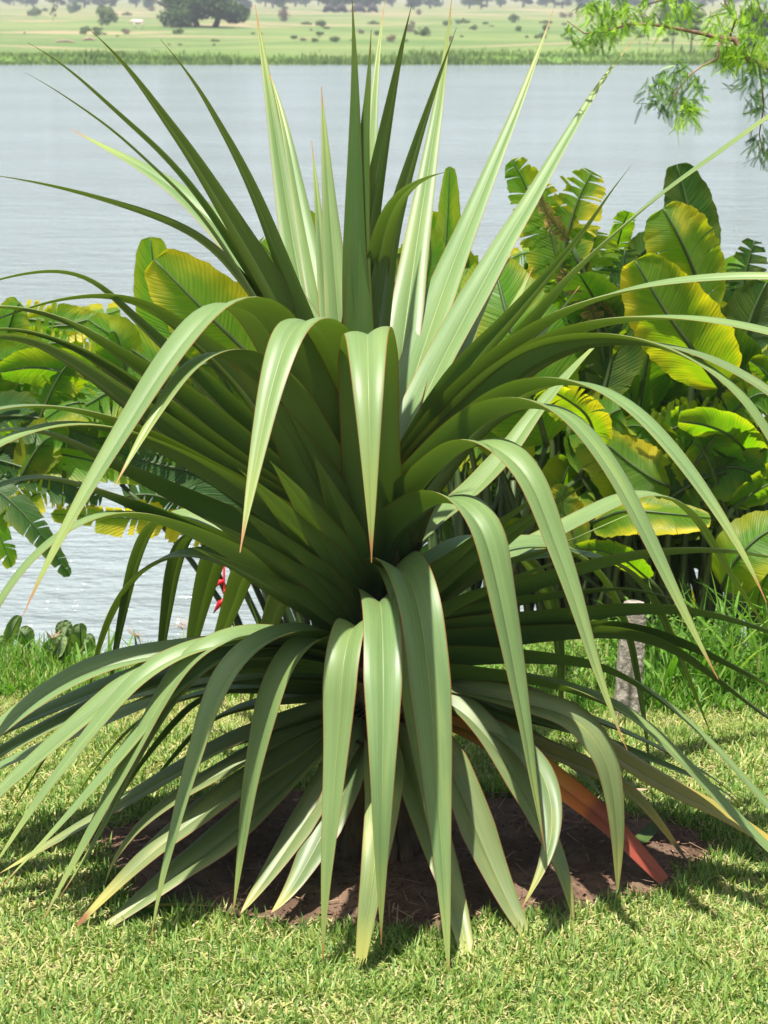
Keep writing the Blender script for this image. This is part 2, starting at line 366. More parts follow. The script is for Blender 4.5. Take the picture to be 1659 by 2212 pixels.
# ------------------------------------------------------------------ water
t = NT('lake_water'); g = t.n('NewGeometry').outputs['Position']
w1 = t.noise(t.mapping(g, (1.1, 2.7, 1)), 1., 3, .55); w2 = t.noise(t.mapping(g, (4., 9., 1), (3, 1, 0)), 1., 3, .6)
w3 = t.noise(t.mapping(g, (.12, .3, 1)), 1., 3, .5); w4 = t.noise(t.mapping(g, (13., 28., 1), (7, 1, 0)), 1., 2, .6)
h = t.math('ADD', t.math('MULTIPLY', w1, .75), t.math('ADD', t.math('MULTIPLY', w2, .38), t.math('MULTIPLY', w4, .09)))
c = t.mix(t.smooth(w3, .3, .7), (.19, .225, .225), (.22, .26, .265))
p = t.surf(c, .12, .5, t.bump(h, .7, .32)); p.inputs['IOR'].default_value = 1.33
b = MB(); xs2 = np.linspace(-400, 400, 30); ys2 = np.linspace(5.5, 130, 40); X2, Y2 = np.meshgrid(xs2, ys2)
b.grid(np.stack([X2, Y2, X2 * 0 - 1.2], -1), np.stack([X2, Y2], -1))
tag(b.build('lake_water', t.mat), 'rippled grey blue lake', 'water', kind='structure')
LEAVES = [  # azimuth, drift, length, base height, six elevations, width, roll, kind
(173,-1,1.1,0.58,84,73,70,65,59,51,24,17,12,7,1.05,-45,-30,'g'),
(178,-1,1.14,0.59,82,69,70,71,59,60,53,42,43,29,0.9,-25,-25,'g'),
(180,-1,1.1,0.59,82,68,70,70,60,61,50,44,39,28,0.8,-15,-35,'g'),
(137,2,1.2,0.58,72,68,68,69,38,38,29,21,19,17,1.3,0,15,'g'),
(199,0,1.1,0.59,97,74,74,69,62,61,59,57,54,41,1,-25,-20,'g'),
(210,1,1.04,0.59,96,73,74,70,70,70,67,61,54,47,0.85,-20,-10,'g'),
(108,2,1.29,0.58,45,41,43,46,51,57,60,62,62,62,0.92,0,0,'g'),
(106,6,1.15,0.58,54,51,50,50,51,53,56,58,50,40,0.8,0,0,'g'),
(107,-5,0.87,0.6,46,48,50,54,58,63,68,70,66,61,0.6,0,0,'g'),
(106,-6,0.94,0.6,54,56,58,60,65,69,70,70,70,70,0.85,0,0,'g'),
(210,-0,1.01,0.61,105,85,82,87,87,90,91,91,89,87,0.75,-35,-25,'g'),
(220,-0,0.95,0.61,100,87,83,87,91,92,94,96,95,94,0.7,-30,-20,'g'),
(97,-22,1.07,0.6,74,79,84,86,82,73,64,59,59,61,0.55,0,0,'g'),
(331,-1,1.03,0.59,120,103,92,93,86,83,79,78,77,74,0.85,35,25,'g'),
(338,-1,1,0.59,119,98,85,89,86,82,74,72,70,69,0.85,35,20,'g'),
(82,-13,1.29,0.59,70,45,41,45,50,51,51,56,66,76,0.81,0,0,'g'),
(290,-5,1.1,0.57,115,111,97,80,75,66,39,16,10,6,0.75,0,0,'g'),
(75,-23,1.44,0.58,97,48,38,36,37,39,41,45,52,59,0.83,0,0,'g'),
(65,-21,1.43,0.58,83,56,41,35,36,38,40,42,41,36,0.83,0,0,'g'),
(-5,-0,0.86,0.6,99,73,68,61,56,50,50,52,55,53,0.85,60,15,'g'),
(-10,-0,1.21,0.6,87,64,54,52,54,50,41,39,36,34,0.85,55,-42,'g'),
(-14,-0,1.11,0.61,82,66,59,49,41,23,12,5,-1,-8,1.1,60,-32,'g'),
(-19,-0,1.27,0.61,75,61,51,46,23,4,-8,-15,-21,-27,1.15,60,-35,'g'),
(-25,-1,1.21,0.61,73,58,51,47,22,-3,-30,-56,-59,-62,1.15,55,-35,'g'),
(-35,-3,1.07,0.6,79,53,51,44,24,-7,-37,-46,-52,-61,1.12,46,-30,'g'),
(-42,12,1.06,0.6,79,51,48,43,13,-39,-54,-59,-59,-57,1.15,38,-22,'g'),
(-50,10,0.99,0.59,79,56,44,34,-17,-60,-62,-67,-64,-60,1.01,22,-14,'g'),
(-58,19,0.95,0.58,82,40,32,-2,-65,-71,-74,-75,-76,-77,0.97,15,-5,'g'),
(-73,-9,0.91,0.55,53,25,-17,-60,-69,-72,-73,-72,-71,-70,0.9,0,0,'g'),
(-72,7,0.72,0.54,76,21,-38,-75,-72,-68,-66,-69,-77,-87,0.8,0,0,'g'),
(273,-14,0.82,0.51,43,18,-5,-28,-50,-67,-78,-85,-88,-89,0.85,0,0,'g'),
(261,-12,0.85,0.44,27,31,30,-24,-71,-70,-70,-74,-80,-86,0.77,0,0,'g'),
(267,9,1.06,0.59,59,63,68,70,53,14,-26,-60,-76,-88,1.3,0,0,'g'),
(247,10,1.07,0.59,71,75,75,66,48,13,-42,-54,-55,-55,1.12,-18,0,'g'),
(230,-12,1.28,0.58,67,65,63,64,48,-35,-47,-49,-54,-60,1.35,-40,10,'g'),
(229,8,0.94,0.57,59,61,62,58,55,38,2,-38,-43,-44,1.25,-38,-6,'g'),
(184,1,1.03,0.58,55,54,52,48,47,46,46,-4,-19,-33,1,-58,-8,'g'),
(186,0,1.07,0.58,63,62,58,53,46,37,2,-16,-22,-28,1,-60,8,'g'),
(186,-0,1.2,0.56,49,50,47,45,40,36,11,-14,-40,-66,1.15,-62,14,'g'),
(188,0,1.09,0.55,42,44,39,40,42,40,28,-11,-49,-88,1.15,-62,0,'g'),
(192,1,1.14,0.54,40,42,38,36,28,-1,-27,-49,-69,-88,1.2,-60,28,'g'),
(186,0,1.09,0.52,31,33,30,30,31,31,-5,-35,-63,-88,1.2,-60,26,'g'),
(189,1,1.04,0.49,22,29,32,29,28,25,-12,-43,-67,-88,1.15,-55,30,'g'),
(194,1,1.05,0.47,20,34,38,32,19,-25,-47,-63,-76,-88,1.05,-48,32,'g'),
(161,-7,0.8,0.46,15,22,24,24,1,-31,-53,-65,-73,-80,1,0,0,'g'),
(159,-6,0.9,0.47,16,33,33,26,13,-60,-74,-75,-78,-83,1,0,0,'g'),
(150,-8,0.85,0.47,17,32,30,22,-6,-68,-79,-79,-80,-82,1,0,0,'g'),
(132,-27,0.96,0.47,6,16,17,19,-18,-59,-61,-61,-62,-62,1,0,0,'g'),
(122,-13,1.01,0.47,-0,8,8,7,-22,-55,-51,-52,-54,-54,0.85,0,0,'g'),
(112,-9,1.06,0.47,-5,3,4,-3,-36,-42,-47,-51,-52,-51,0.85,0,0,'g'),
(225,5,0.7,0.39,41,50,2,-47,-64,-70,-76,-79,-78,-76,0.79,0,0,'g'),
(221,7,0.85,0.39,40,43,13,-15,-50,-67,-67,-68,-72,-75,0.79,0,0,'g'),
(206,2,0.91,0.39,36,28,16,-12,-51,-58,-60,-57,-57,-61,0.77,0,12,'g'),
(205,-1,0.82,0.38,36,26,10,-8,-40,-55,-61,-60,-55,-53,0.72,0,0,'g'),
(202,2,0.89,0.39,26,22,13,1,-23,-44,-48,-50,-53,-54,0.75,0,18,'g'),
(196,0,1.07,0.4,22,15,4,-17,-34,-37,-41,-42,-42,-43,0.77,0,25,'g'),
(190,-0,1.17,0.4,19,10,-1,-4,-19,-37,-40,-41,-42,-42,0.77,0,30,'g'),
(188,0,1.16,0.4,14,5,-4,-13,-19,-22,-30,-38,-45,-52,0.75,0,25,'g'),
(189,1,1.21,0.38,8,4,-3,-16,-21,-28,-30,-30,-30,-30,0.79,0,20,'g'),
(175,1,1.13,0.36,3,1,-9,-23,-23,-24,-26,-26,-25,-25,0.62,0,15,'g'),
(205,0,0.85,0.37,24,23,14,-4,-38,-48,-45,-43,-41,-42,0.7,0,10,'g'),
(168,-2,0.88,0.34,3,3,-2,-7,-13,-21,-42,-56,-57,-58,1,0,0,'g'),
(156,-6,0.78,0.34,-8,-8,-8,-7,-17,-29,-41,-49,-53,-56,0.85,0,0,'g'),
(156,-1,0.7,0.33,-4,-4,-5,-6,-21,-43,-50,-52,-57,-64,1,0,0,'g'),
(151,-1,0.65,0.32,-9,-9,-12,-15,-22,-35,-48,-49,-55,-64,1,0,0,'g'),
(197,-1,0.73,0.32,-10,-11,-12,-15,-25,-26,-26,-26,-26,-25,0.98,0,0,'n'),
(205,-2,0.59,0.31,-9,-12,-15,-18,-18,-20,-28,-35,-51,-74,0.95,0,0,'n'),
(209,-0,0.68,0.31,-23,-25,-23,-20,-23,-26,-31,-36,-38,-38,0.98,0,0,'b'),
(211,0,0.66,0.3,-27,-32,-34,-33,-29,-26,-27,-27,-25,-24,1,0,0,'n'),
(229,-3,0.42,0.28,-38,-38,-38,-38,-38,-38,-38,-37,-36,-36,0.9,0,0,'n'),
(244,-17,0.42,0.3,-56,-51,-44,-37,-35,-36,-38,-39,-31,-21,0.9,0,0,'n'),
(275,-35,0.56,0.28,-6,-4,-3,-5,-14,-27,-43,-59,-69,-76,0.95,0,0,'c'),
(296,-16,0.52,0.3,-9,-32,-42,-41,-39,-37,-37,-37,-38,-39,0.85,0,0,'c'),
(311,-2,0.56,0.31,-2,-10,-20,-47,-53,-55,-53,-49,-43,-40,0.95,0,-5,'n'),
(324,-3,0.61,0.35,12,9,-15,-35,-44,-50,-54,-59,-71,-82,0.92,0,-15,'n'),
(336,-130,0.62,0.32,8,4,-5,-12,-15,-25,-41,-43,-44,-56,0.65,0,0,'n'),
(346,2,0.61,0.31,-2,-8,-16,-24,-33,-33,-36,-42,-45,-46,1,-25,-45,'o'),
(355,3,0.67,0.32,-4,-10,-17,-20,-21,-23,-32,-49,-54,-55,0.75,0,-30,'y'),
(339,0,0.71,0.36,5,3,-2,-5,-7,-46,-76,-83,-88,-89,0.68,0,-62,'n'),
(3,-0,1.19,0.43,23,23,21,18,9,-3,-13,-22,-32,-42,0.95,52,0,'g'),
(0,3,0.76,0.43,22,23,20,12,10,7,-13,-31,-36,-39,0.7,45,5,'g'),
(-2,0,1.17,0.41,15,14,11,10,-0,-16,-19,-23,-26,-30,0.95,55,-5,'g'),
(-4,1,1.21,0.4,10,12,9,2,-33,-37,-33,-32,-32,-31,0.95,52,-12,'g'),
(-14,-1,1.03,0.38,16,11,6,-3,-27,-38,-46,-47,-46,-46,0.9,45,-28,'g'),
(-18,-0,0.99,0.37,8,8,1,-9,-25,-42,-43,-41,-40,-39,0.95,25,-30,'g'),
(36,-0,1.3,0.49,11,11,14,17,13,-23,-53,-49,-50,-56,0.8,0,0,'g'),
(38,0,1.17,0.45,27,22,7,-5,-11,-35,-57,-61,-62,-61,0.7,0,0,'g'),
(29,-7,1.06,0.47,40,25,15,-6,-39,-61,-76,-78,-81,-82,0.85,0,0,'g'),
(55,2,1.03,0.47,21,22,14,-8,-26,-40,-58,-75,-88,-89,0.85,0,0,'g'),
(10,5,0.86,0.36,-5,-9,-15,-17,-19,-26,-30,-33,-47,-52,0.9,10,5,'g'),
(7,7,0.83,0.34,-8,-13,-18,-17,-18,-23,-25,-25,-42,-47,0.9,10,5,'g'),
(-0,4,0.5,0.34,-9,-12,-16,-20,-23,-30,-36,-43,-53,-60,1,0,0,'g'),
(-8,-0,0.93,0.36,5,2,-11,-28,-37,-29,-23,-29,-35,-39,0.8,0,-25,'y'),
(49,10,0.88,0.52,51,42,18,22,30,33,28,24,19,15,0.75,0,0,'g'),
(71,-3,0.97,0.58,42,37,34,32,32,32,30,25,21,19,0.8,0,0,'g'),
(68,0,1,0.58,41,35,33,27,23,23,20,22,27,31,0.8,0,0,'g'),
(63,-4,1,0.59,40,32,31,23,18,19,19,21,23,26,0.55,0,0,'g'),
(27,8,0.61,0.43,30,31,29,24,15,8,12,15,13,10,0.8,45,20,'g'),
(225,5,0.56,0.56,60,61,61,60,58,58,53,48,45,44,1.2,-50,-30,'g'),
]
INNER = [(38, 39, 0.5), (39, 40, 0.5), (22, 23, 0.5), (81, 82, 0.5)]
# ------------------------------------------------------------------ the pandanus
AX = np.array([-.015, 3.66])
def strap_leaf(row, parent, idx, into=None):
    phi0, drift, Ln, zb = R(row[0]), R(row[1]), row[2], row[3]
    th = np.radians(row[4:14]); wk, r0, r1, kind = row[14:18]
    N = 64; s = np.linspace(0, 1, N)
    k = np.linspace(0, 1, 10); tt = np.interp(s, k, th)
    for _ in range(3): tt[1:-1] = (tt[:-2] + 2 * tt[1:-1] + tt[2:]) / 4
    rk = random.Random(idx * 7 + 1)
    for _ in range(2):                             # slight kinks
        q = rk.uniform(.2, .9); tt = tt + R(rk.uniform(-3.5, 3.5)) * np.exp(-((s - q) / .05) ** 2)
    ph = phi0 + drift * s ** 2
    d = np.stack([np.cos(tt) * np.cos(ph), np.cos(tt) * np.sin(ph), np.sin(tt)], 1)
    st = Ln / (N - 1); c = np.vstack([np.zeros(3), np.cumsum((d[1:] + d[:-1]) / 2 * st, 0)])
    c += np.array([AX[0] + .03 * math.cos(phi0), AX[1] + .03 * math.sin(phi0), zb])
    rnd = random.Random(idx)
    S = np.stack([np.sin(ph), -np.cos(ph), 0 * ph], 1)
    Nn = np.cross(S, d)
    tw = R(r0) + R(r1 - r0 + rnd.uniform(-9, 9)) * s + R(rnd.uniform(-8, 8)) * np.sin(s * 3.1)
    S2 = S * np.cos(tw)[:, None] + Nn * np.sin(tw)[:, None]; N2 = np.cross(S2, d)
    hw = .0435 * wk
    blunt = kind in 'ncboy'
    if kind in 'nby': w = hw * np.minimum(1, ((1 - s) / .45) ** .75) * (.8 + .2 * np.minimum(1, s * 3))
    elif kind in 'co': w = hw * np.minimum(1, (.32 + (1 - s) / .9)) * (.8 + .2 * np.minimum(1, s * 3))
    else: w = hw * np.minimum(1, ((1 - s) / .56) ** 1.0) * (1 + .3 * np.exp(-(s / .16) ** 2))
    w = w * (1 + .012 * np.sin(s * 19 + idx) * (s > .1) * (s < .8)) * rnd.uniform(.94, 1.05); w = np.maximum(w, .0008)
    us = np.array([-1, -.97, -.82, -.62, -.4, -.2, -.07, -.025, 0, .025, .07, .2, .4, .62, .82, .97, 1])
    au = np.abs(us); fold = (.95 - .6 * s + .25 * np.clip((s - .6) / .4, 0, 1))
    v1 = au - .22 * au ** 3; v2 = au * 1.05 - .78 * au ** 2.2
    kk = np.clip((s - .15) / .4, 0, 1)[:, None]
    prof = (v1[None] * (1 - kk) * 1.0 + v2[None] * kk) * fold[:, None]
    w = w * .93
    jag = np.zeros((N, len(us)))
    P = c[:, None] + S2[:, None] * (us[None] * w[:, None])[..., None] + N2[:, None] * (prof * w[:, None])[..., None]
    # spiny margin: tiny forward teeth
    UV = np.stack(np.broadcast_arrays(us[None] * .5 + .5, s[:, None]), -1)
    m = into or MB(); m.grid(P, UV)
    nt = int(Ln / .0045)
    for side, e in ((-1, 0), (1, len(us) - 1)):
        for i in range(nt):
            f = (i + .5) / nt
            if f > .93: continue
            x = f * (N - 1); a = int(x); fr = x - a
            p = P[a, e] * (1 - fr) + P[a + 1, e] * fr; dd = d[a]; o = S2[a] * side
            m.face([p - dd * .0011, p + dd * .0011, p + dd * .0018 + o * .0009], [(0 if side < 0 else 1, f)] * 3)
    if kind == 'c':                                # frayed cut end
        for i in range(14):
            j = rnd.randrange(len(us)); p = P[-1, j]; dd = d[-1] + np.array([rnd.uniform(-.6, .6), rnd.uniform(-.6, .6), rnd.uniform(-.3, .3)])
            m.face([p - S2[-1] * .001, p + S2[-1] * .001, p + dd * rnd.uniform(.006, .02)], [(.5, .999)] * 3)
    if into: return
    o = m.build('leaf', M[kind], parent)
    # cast the thing-local frame
    o.parent = None; adopt(o, parent)
    return o
PL = empty('pandanus_plant', (AX[0], AX[1], 0), 'big spiky green pandanus with long arching sword leaves growing in the bare soil patch', 'plant')
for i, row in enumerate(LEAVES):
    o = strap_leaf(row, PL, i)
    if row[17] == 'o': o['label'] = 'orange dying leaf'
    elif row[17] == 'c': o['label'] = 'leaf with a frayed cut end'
    elif row[17] == 'b': o['label'] = 'leaf with a brown split tip'
m = MB(); rI = random.Random(91)
for i, (ia, ib, f) in enumerate(INNER):            # leaves lying between two neighbours of the fan
    ra, rb_ = LEAVES[ia], LEAVES[ib]
    row = tuple((x * (1 - f) + y * f) if not isinstance(x, str) else x for x, y in zip(ra, rb_))
    strap_leaf(row[:2] + (row[2] * .97, row[3] - .01) + row[4:], PL, 300 + i, m)
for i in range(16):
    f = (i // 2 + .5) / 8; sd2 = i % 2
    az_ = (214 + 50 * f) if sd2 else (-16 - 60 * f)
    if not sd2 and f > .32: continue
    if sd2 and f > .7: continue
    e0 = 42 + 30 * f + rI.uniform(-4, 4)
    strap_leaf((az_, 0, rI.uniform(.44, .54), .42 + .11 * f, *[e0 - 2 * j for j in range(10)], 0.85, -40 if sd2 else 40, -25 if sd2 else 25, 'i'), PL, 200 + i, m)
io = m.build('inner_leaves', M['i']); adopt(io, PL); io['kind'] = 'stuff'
rt = random.Random(5)
m = MB()
zz_ = np.linspace(-.02, .62, 40)
m.tube([(AX[0], AX[1], z) for z in zz_], [(.036 + .004 * math.sin(i * 2.1)) * (1 if z < .5 else .8) for i, z in enumerate(zz_)], 18, rough=.05, rnd=rt)
adopt(m.build('trunk', M['bark']), PL)
for i in range(11):
    a = i * 2 * math.pi / 11 + rt.uniform(-.2, .2); z0 = rt.uniform(.16, .30); r1 = rt.uniform(.055, .085)
    pts = []; 
    for f in np.linspace(0, 1, 14):
        rr_ = .03 + (r1 - .03) * f ** .7
        pts.append((AX[0] + rr_ * math.cos(a), AX[1] + rr_ * math.sin(a), z0 * (1 - f) - .015 * f))
    m = MB(); m.tube(pts, [rt.uniform(.0105, .0135) * (1 + .35 * f) for f in np.linspace(0, 1, 14)], 9, rough=.06, rnd=rt)
    adopt(m.build('prop_root', M['bark']), PL)
# leaf sheaths, dark reddish
m = MB()
for i in range(46):
    a = rt.uniform(0, 6.283); z0 = rt.uniform(.22, .56); ca, sa = math.cos(a), math.sin(a); el = .2 + (z0 - .22) * 2.4
    P = []
    for f in np.linspace(0, 1, 6):
        r_ = .03 + .10 * f * math.cos(el); z = z0 + .10 * f * math.sin(el)
        ww = .03 * (1 - .15 * f)
        P.append([(AX[0] + r_ * ca - sa * u * ww, AX[1] + r_ * sa + ca * u * ww, z + abs(u) * .012) for u in (-1, -.5, 0, .5, 1)])
    P = np.array(P); m.grid(P, np.stack(np.broadcast_arrays(np.linspace(0, 1, 5)[None], np.linspace(0, .3, 6)[:, None]), -1))
adopt(m.build('leaf_sheath', mat_simple('sheath_fibre', (.05, .045, .02), (.16, .10, .05), 40, .8, .6)), PL)
# ------------------------------------------------------------------ heliconia / banana-like clumps
def broad_leaf(pts, width, mat, parent, roll=0., tear=0., seed=0, cup=.12, wave=.5, ctrl=None, base_w=.25, name='leaf', tipcurl=0.):
    """blade through 3-D points base..tip; width (m) full; roll deg about the midrib; tears split the halves"""
    rn = random.Random(seed); pts = [np.array(p, float) for p in pts]
    n = len(pts); N = 34
    t_ = np.linspace(0, n - 1, N); C = np.zeros((N, 3))
    for i, tv in enumerate(t_):                    # Catmull-Rom
        j = min(int(tv), n - 2); f = tv - j
        p0 = pts[max(j - 1, 0)]; p1 = pts[j]; p2 = pts[j + 1]; p3 = pts[min(j + 2, n - 1)]
        C[i] = .5 * ((2 * p1) + (p2 - p0) * f + (2 * p0 - 5 * p1 + 4 * p2 - p3) * f * f + (3 * p1 - p0 - 3 * p2 + p3) * f ** 3)
    T = np.gradient(C, axis=0); T /= np.linalg.norm(T, axis=1)[:, None]
    view = C - np.array([0, 0, CAMZ]); S = np.cross(T, view); S /= np.linalg.norm(S, axis=1)[:, None]
    Nm = np.cross(S, T); a = R(roll); S2 = S * math.cos(a) + Nm * math.sin(a); N2 = np.cross(S2, T)
    s = np.linspace(0, 1, N)
    W = width / 2 * np.clip(np.sin(np.pi * np.clip(s, 0, 1) ** .8 * .97 + .03), 0, 1) ** .55
    W[0] = .004; W[-1] = .003
    m = MB(); K = 9; uh = np.linspace(0, 1, K)
    for side in (-1, 1):
        i = 0
        wob = [rn.uniform(0, 6.28) for _ in range(3)]
        while i < N - 1:
            if tear > 0: k = max(1, int(rn.expovariate(1) * 5 * (1.05 - tear)) + 1)
            else: k = N
            j = min(N - 1, i + k)
            rows = np.linspace(i, j, max(2, (j - i) * (3 if tear > 0 and j - i < 4 else 1) + 1))
            gap = tear * rn.uniform(.05, .35) * (1 if tear > 0 else 0)
            droop = tear * rn.uniform(-.1, .75); sweep = tear * rn.uniform(-.2, .5)
            short = 1 - tear * rn.uniform(0, .45) ** 1.5
            P = np.zeros((len(rows), K, 3)); UV = np.zeros((len(rows), K, 2))
            mid = (rows[0] + rows[-1]) / 2
            for q, x in enumerate(rows):
                for kk, u in enumerate(uh):
                    xx = x + (mid - x) * gap * u if tear > 0 else x
                    a0 = int(min(xx, N - 2)); f = xx - a0
                    lerp = lambda A: A[a0] * (1 - f) + A[a0 + 1] * f
                    a1 = int(min(x, N - 2)); f1 = x - a1
                    w = (W[a1] * (1 - f1) + W[a1 + 1] * f1) * short
                    jit = 1 + (.05 * math.sin(x * 2.3 + wob[0]) + .04 * math.sin(x * 5.1 + wob[1])) * u * wave
                    p = lerp(C) + side * lerp(S2) * w * u * jit + lerp(T) * w * u * (.16 + sweep)
                    z = cup * math.sin(u * 2.2) * w - droop * w * u * u * .6
                    z += wave * w * u * (.05 * math.sin(x * .9 + wob[2]) + .03 * math.sin(x * 2.1 + wob[0]))
                    p = p + lerp(N2) * z
                    p[2] -= droop * w * u * u * .5
                    P[q, kk] = p; UV[q, kk] = (.5 + side * u * .5, x / (N - 1))
            if side > 0: P = P[:, ::-1]; UV = UV[:, ::-1]
            m.grid(P, UV); i = j
    rad = np.interp(s, [0, .7, 1], [.0075, .004, .0015]) * min(1.3, width / .2)
    m.tube([C[i] - N2[i] * .002 for i in range(0, N, 3)] , [rad[i] for i in range(0, N, 3)], 6, m=1)
    o = m.build(name, [mat, M['stem']]); adopt(o, parent); return C[0], T[0]
def petiole(p0, foot, parent, r=.009, T0=None, seed=0):
    p0 = np.array(p0); foot = np.array(foot); m = MB(); pts = []; k = np.array([foot[0] * .75 + p0[0] * .25, foot[1] * .7 + p0[1] * .3, p0[2] * .8 + foot[2] * .2])
    if T0 is not None: k = (p0 - T0 * min(.35, np.linalg.norm(p0 - foot) * .5)) * .5 + .5 * np.array([foot[0], foot[1], p0[2] * .7 + foot[2] * .3])
    for f in np.linspace(0, 1, 12): pts.append((1 - f) ** 2 * foot + 2 * f * (1 - f) * k + f * f * p0)
    m.tube(pts, [r * (1.7 - .8 * f) for f in np.linspace(0, 1, 12)], 7); adopt(m.build('stalk', M['stem']), parent)

CL = {}
def clump(key, x, y, label, name='heliconia_plant'):
    z = float(hgt(x, y)); CL[key] = (empty(name, (x, y, z), label, 'plant', 'big leaved plants along the water edge'), np.array([x, y, z]), [])
clump('A', .28, 5.75, 'dense big leaved heliconia just right of the pandanus with a huge green paddle leaf')
clump('B', .62, 5.85, 'tall heliconia with torn yellow and brown edged leaves at its top')
clump('C', .98, 5.8, 'heliconia behind the concrete post with a tall dark paddle leaf and two yellow leaves')
clump('D', 1.42, 6.0, 'dark tattered heliconia at the right edge of the photo')
clump('E', -.12, 6.1, 'heliconia hidden behind the middle of the pandanus with a glowing yellow paddle leaf')
clump('F', -2.0, 6.2, 'ragged heliconia at the left edge with many torn leaves over the water')
def HL(key, pix, wpx, mat='h', roll=0, tear=0., cup=.12, Y=None, pet=True, wave=.5):
    """pix: list of (x, y, Y) base..tip on the measuring grid"""
    e, foot, lst = CL[key]; sd_ = len(lst) * 17 + ord(key)
    pts = [at(*p) for p in pix]; Ym = sum(p[2] for p in pix) / len(pix)
    w = wpx / FPX * Ym * 1.03
    c0, t0 = broad_leaf(pts, w, M[mat], e, roll, tear, sd_, cup, wave); lst.append(1)
    if pet:
        rn = random.Random(sd_); f = foot + np.array([rn.uniform(-.12, .12), rn.uniform(-.1, .1), -.02])
        petiole(c0, f, e, .008, t0, sd_)
# --- right clump, leaves read off the photograph
HL('C', [(1500, 650, 5.75), (1498, 540, 5.8), (1485, 440, 5.8), (1462, 355, 5.8)], 125, 'hd', 25)
HL('C', [(1530, 690, 5.6), (1500, 590, 5.55), (1465, 510, 5.5), (1432, 450, 5.5)], 165, 'hy', -20, .12, .25)
HL('C', [(1560, 840, 5.6), (1500, 760, 5.5), (1430, 660, 5.45), (1372, 562, 5.45)], 190, 'hy', 20, 0, .2)
HL('C', [(1480, 560, 5.9), (1500, 520, 5.9), (1518, 460, 5.9), (1530, 405, 5.9)], 40, 'h', 50, .3)
HL('A', [(960, 640, 6.0), (962, 560, 6.0), (968, 470, 6.0), (972, 360, 6.0)], 68, 'h', 35)
HL('A', [(905, 680, 5.9), (915, 620, 5.9), (930, 550, 5.9), (925, 495, 5.9)], 75, 'h', 0)
HL('A', [(1180, 960, 5.6), (1150, 850, 5.5), (1100, 700, 5.5), (1065, 560, 5.6)], 245, 'h', -15, 0, .15)
HL('A', [(1000, 900, 5.7), (990, 780, 5.6), (985, 680, 5.6), (1010, 580, 5.7)], 150, 'h', 20)
HL('A', [(1120, 1010, 5.7), (1060, 900, 5.6), (1030, 800, 5.6), (1020, 700, 5.6)], 170, 'h', 30)
HL('B', [(1240, 720, 5.8), (1215, 610, 5.8), (1190, 500, 5.8), (1165, 400, 5.8)], 150, 'hy', -10, .55)
HL('B', [(1190, 560, 5.9), (1160, 480, 5.9), (1135, 400, 5.9), (1105, 345, 5.9)], 95, 'h', 20, .5)
HL('B', [(1210, 600, 5.8), (1225, 510, 5.8), (1250, 430, 5.8), (1280, 370, 5.8)], 120, 'hy', 0, .75)
HL('B', [(1200, 760, 5.8), (1240, 650, 5.8), (1270, 560, 5.8), (1290, 500, 5.8)], 150, 'h', -20, .6)
HL('B', [(1260, 800, 5.9), (1310, 690, 5.9), (1340, 610, 5.9), (1350, 540, 5.9)], 130, 'hd', 0, .7)
HL('B', [(1300, 860, 5.7), (1320, 760, 5.7), (1290, 660, 5.7), (1250, 590, 5.6)], 150, 'hd', 20, .3)
HL('B', [(1290, 700, 5.7), (1270, 650, 5.7), (1240, 610, 5.7), (1210, 585, 5.7)], 60, 'hb', 20, .9)
HL('B', [(1230, 520, 5.75), (1205, 490, 5.75), (1180, 455, 5.75), (1165, 425, 5.75)], 40, 'hb', 30, .95)
HL('B', [(1330, 690, 5.7), (1290, 650, 5.7), (1250, 625, 5.7), (1200, 600, 5.7)], 40, 'hb', 30, .95)
HL('B', [(1290, 960, 5.6), (1270, 900, 5.5), (1220, 860, 5.45), (1160, 830, 5.4)], 110, 'hy', 35, .6)
HL('B', [(1360, 1090, 5.7), (1330, 1010, 5.6), (1290, 960, 5.6), (1240, 920, 5.6)], 120, 'h', -20, .1)
HL('B', [(1470, 1060, 5.7), (1420, 1040, 5.6), (1360, 1000, 5.6), (1310, 960, 5.6)], 130, 'hy', -15, 0)
HL('D', [(1640, 1010, 5.8), (1590, 950, 5.6), (1530, 920, 5.5), (1465, 910, 5.5)], 110, 'h', 45, 0, .2)
HL('D', [(1600, 900, 5.9), (1600, 780, 5.9), (1620, 690, 5.9), (1655, 610, 5.9)], 150, 'hd', -20, .1)
HL('D', [(1590, 720, 6.0), (1600, 650, 6.0), (1610, 590, 6.0), (1630, 520, 6.0)], 110, 'hd', 0, .85)
HL('D', [(1560, 820, 6.0), (1580, 740, 6.0), (1620, 660, 6.0), (1670, 600, 6.0)], 130, 'hy', 10, .8)
HL('D', [(1700, 880, 5.6), (1680, 840, 5.6), (1650, 800, 5.6), (1620, 780, 5.6)], 80, 'h', 30, 0)
HL('C', [(1280, 1130, 5.5), (1350, 1105, 5.35), (1440, 1110, 5.3), (1535, 1120, 5.3)], 110, 'hy', 40, .05, .3)
HL('C', [(1250, 1200, 5.5), (1235, 1140, 5.5), (1215, 1090, 5.5), (1225, 1050, 5.5)], 90, 'hy', 10, .3)
HL('C', [(1400, 1250, 5.6), (1350, 1210, 5.5), (1300, 1190, 5.5), (1240, 1185, 5.5)], 75, 'h', 45, .1)
HL('D', [(1560, 1270, 5.6), (1590, 1210, 5.5), (1640, 1160, 5.5), (1700, 1130, 5.5)], 150, 'h', 25, .1)
HL('D', [(1640, 1330, 5.6), (1640, 1290, 5.5), (1660, 1240, 5.5), (1700, 1200, 5.5)], 90, 'h', 25, .1)
HL('C', [(1440, 1180, 5.9), (1440, 1260, 5.85), (1440, 1340, 5.8), (1450, 1430, 5.8)], 110, 'hd', 10, 0, pet=False)
HL('C', [(1430, 900, 5.9), (1390, 860, 5.8), (1330, 840, 5.8), (1260, 850, 5.8)], 110, 'hd', 30, .5)
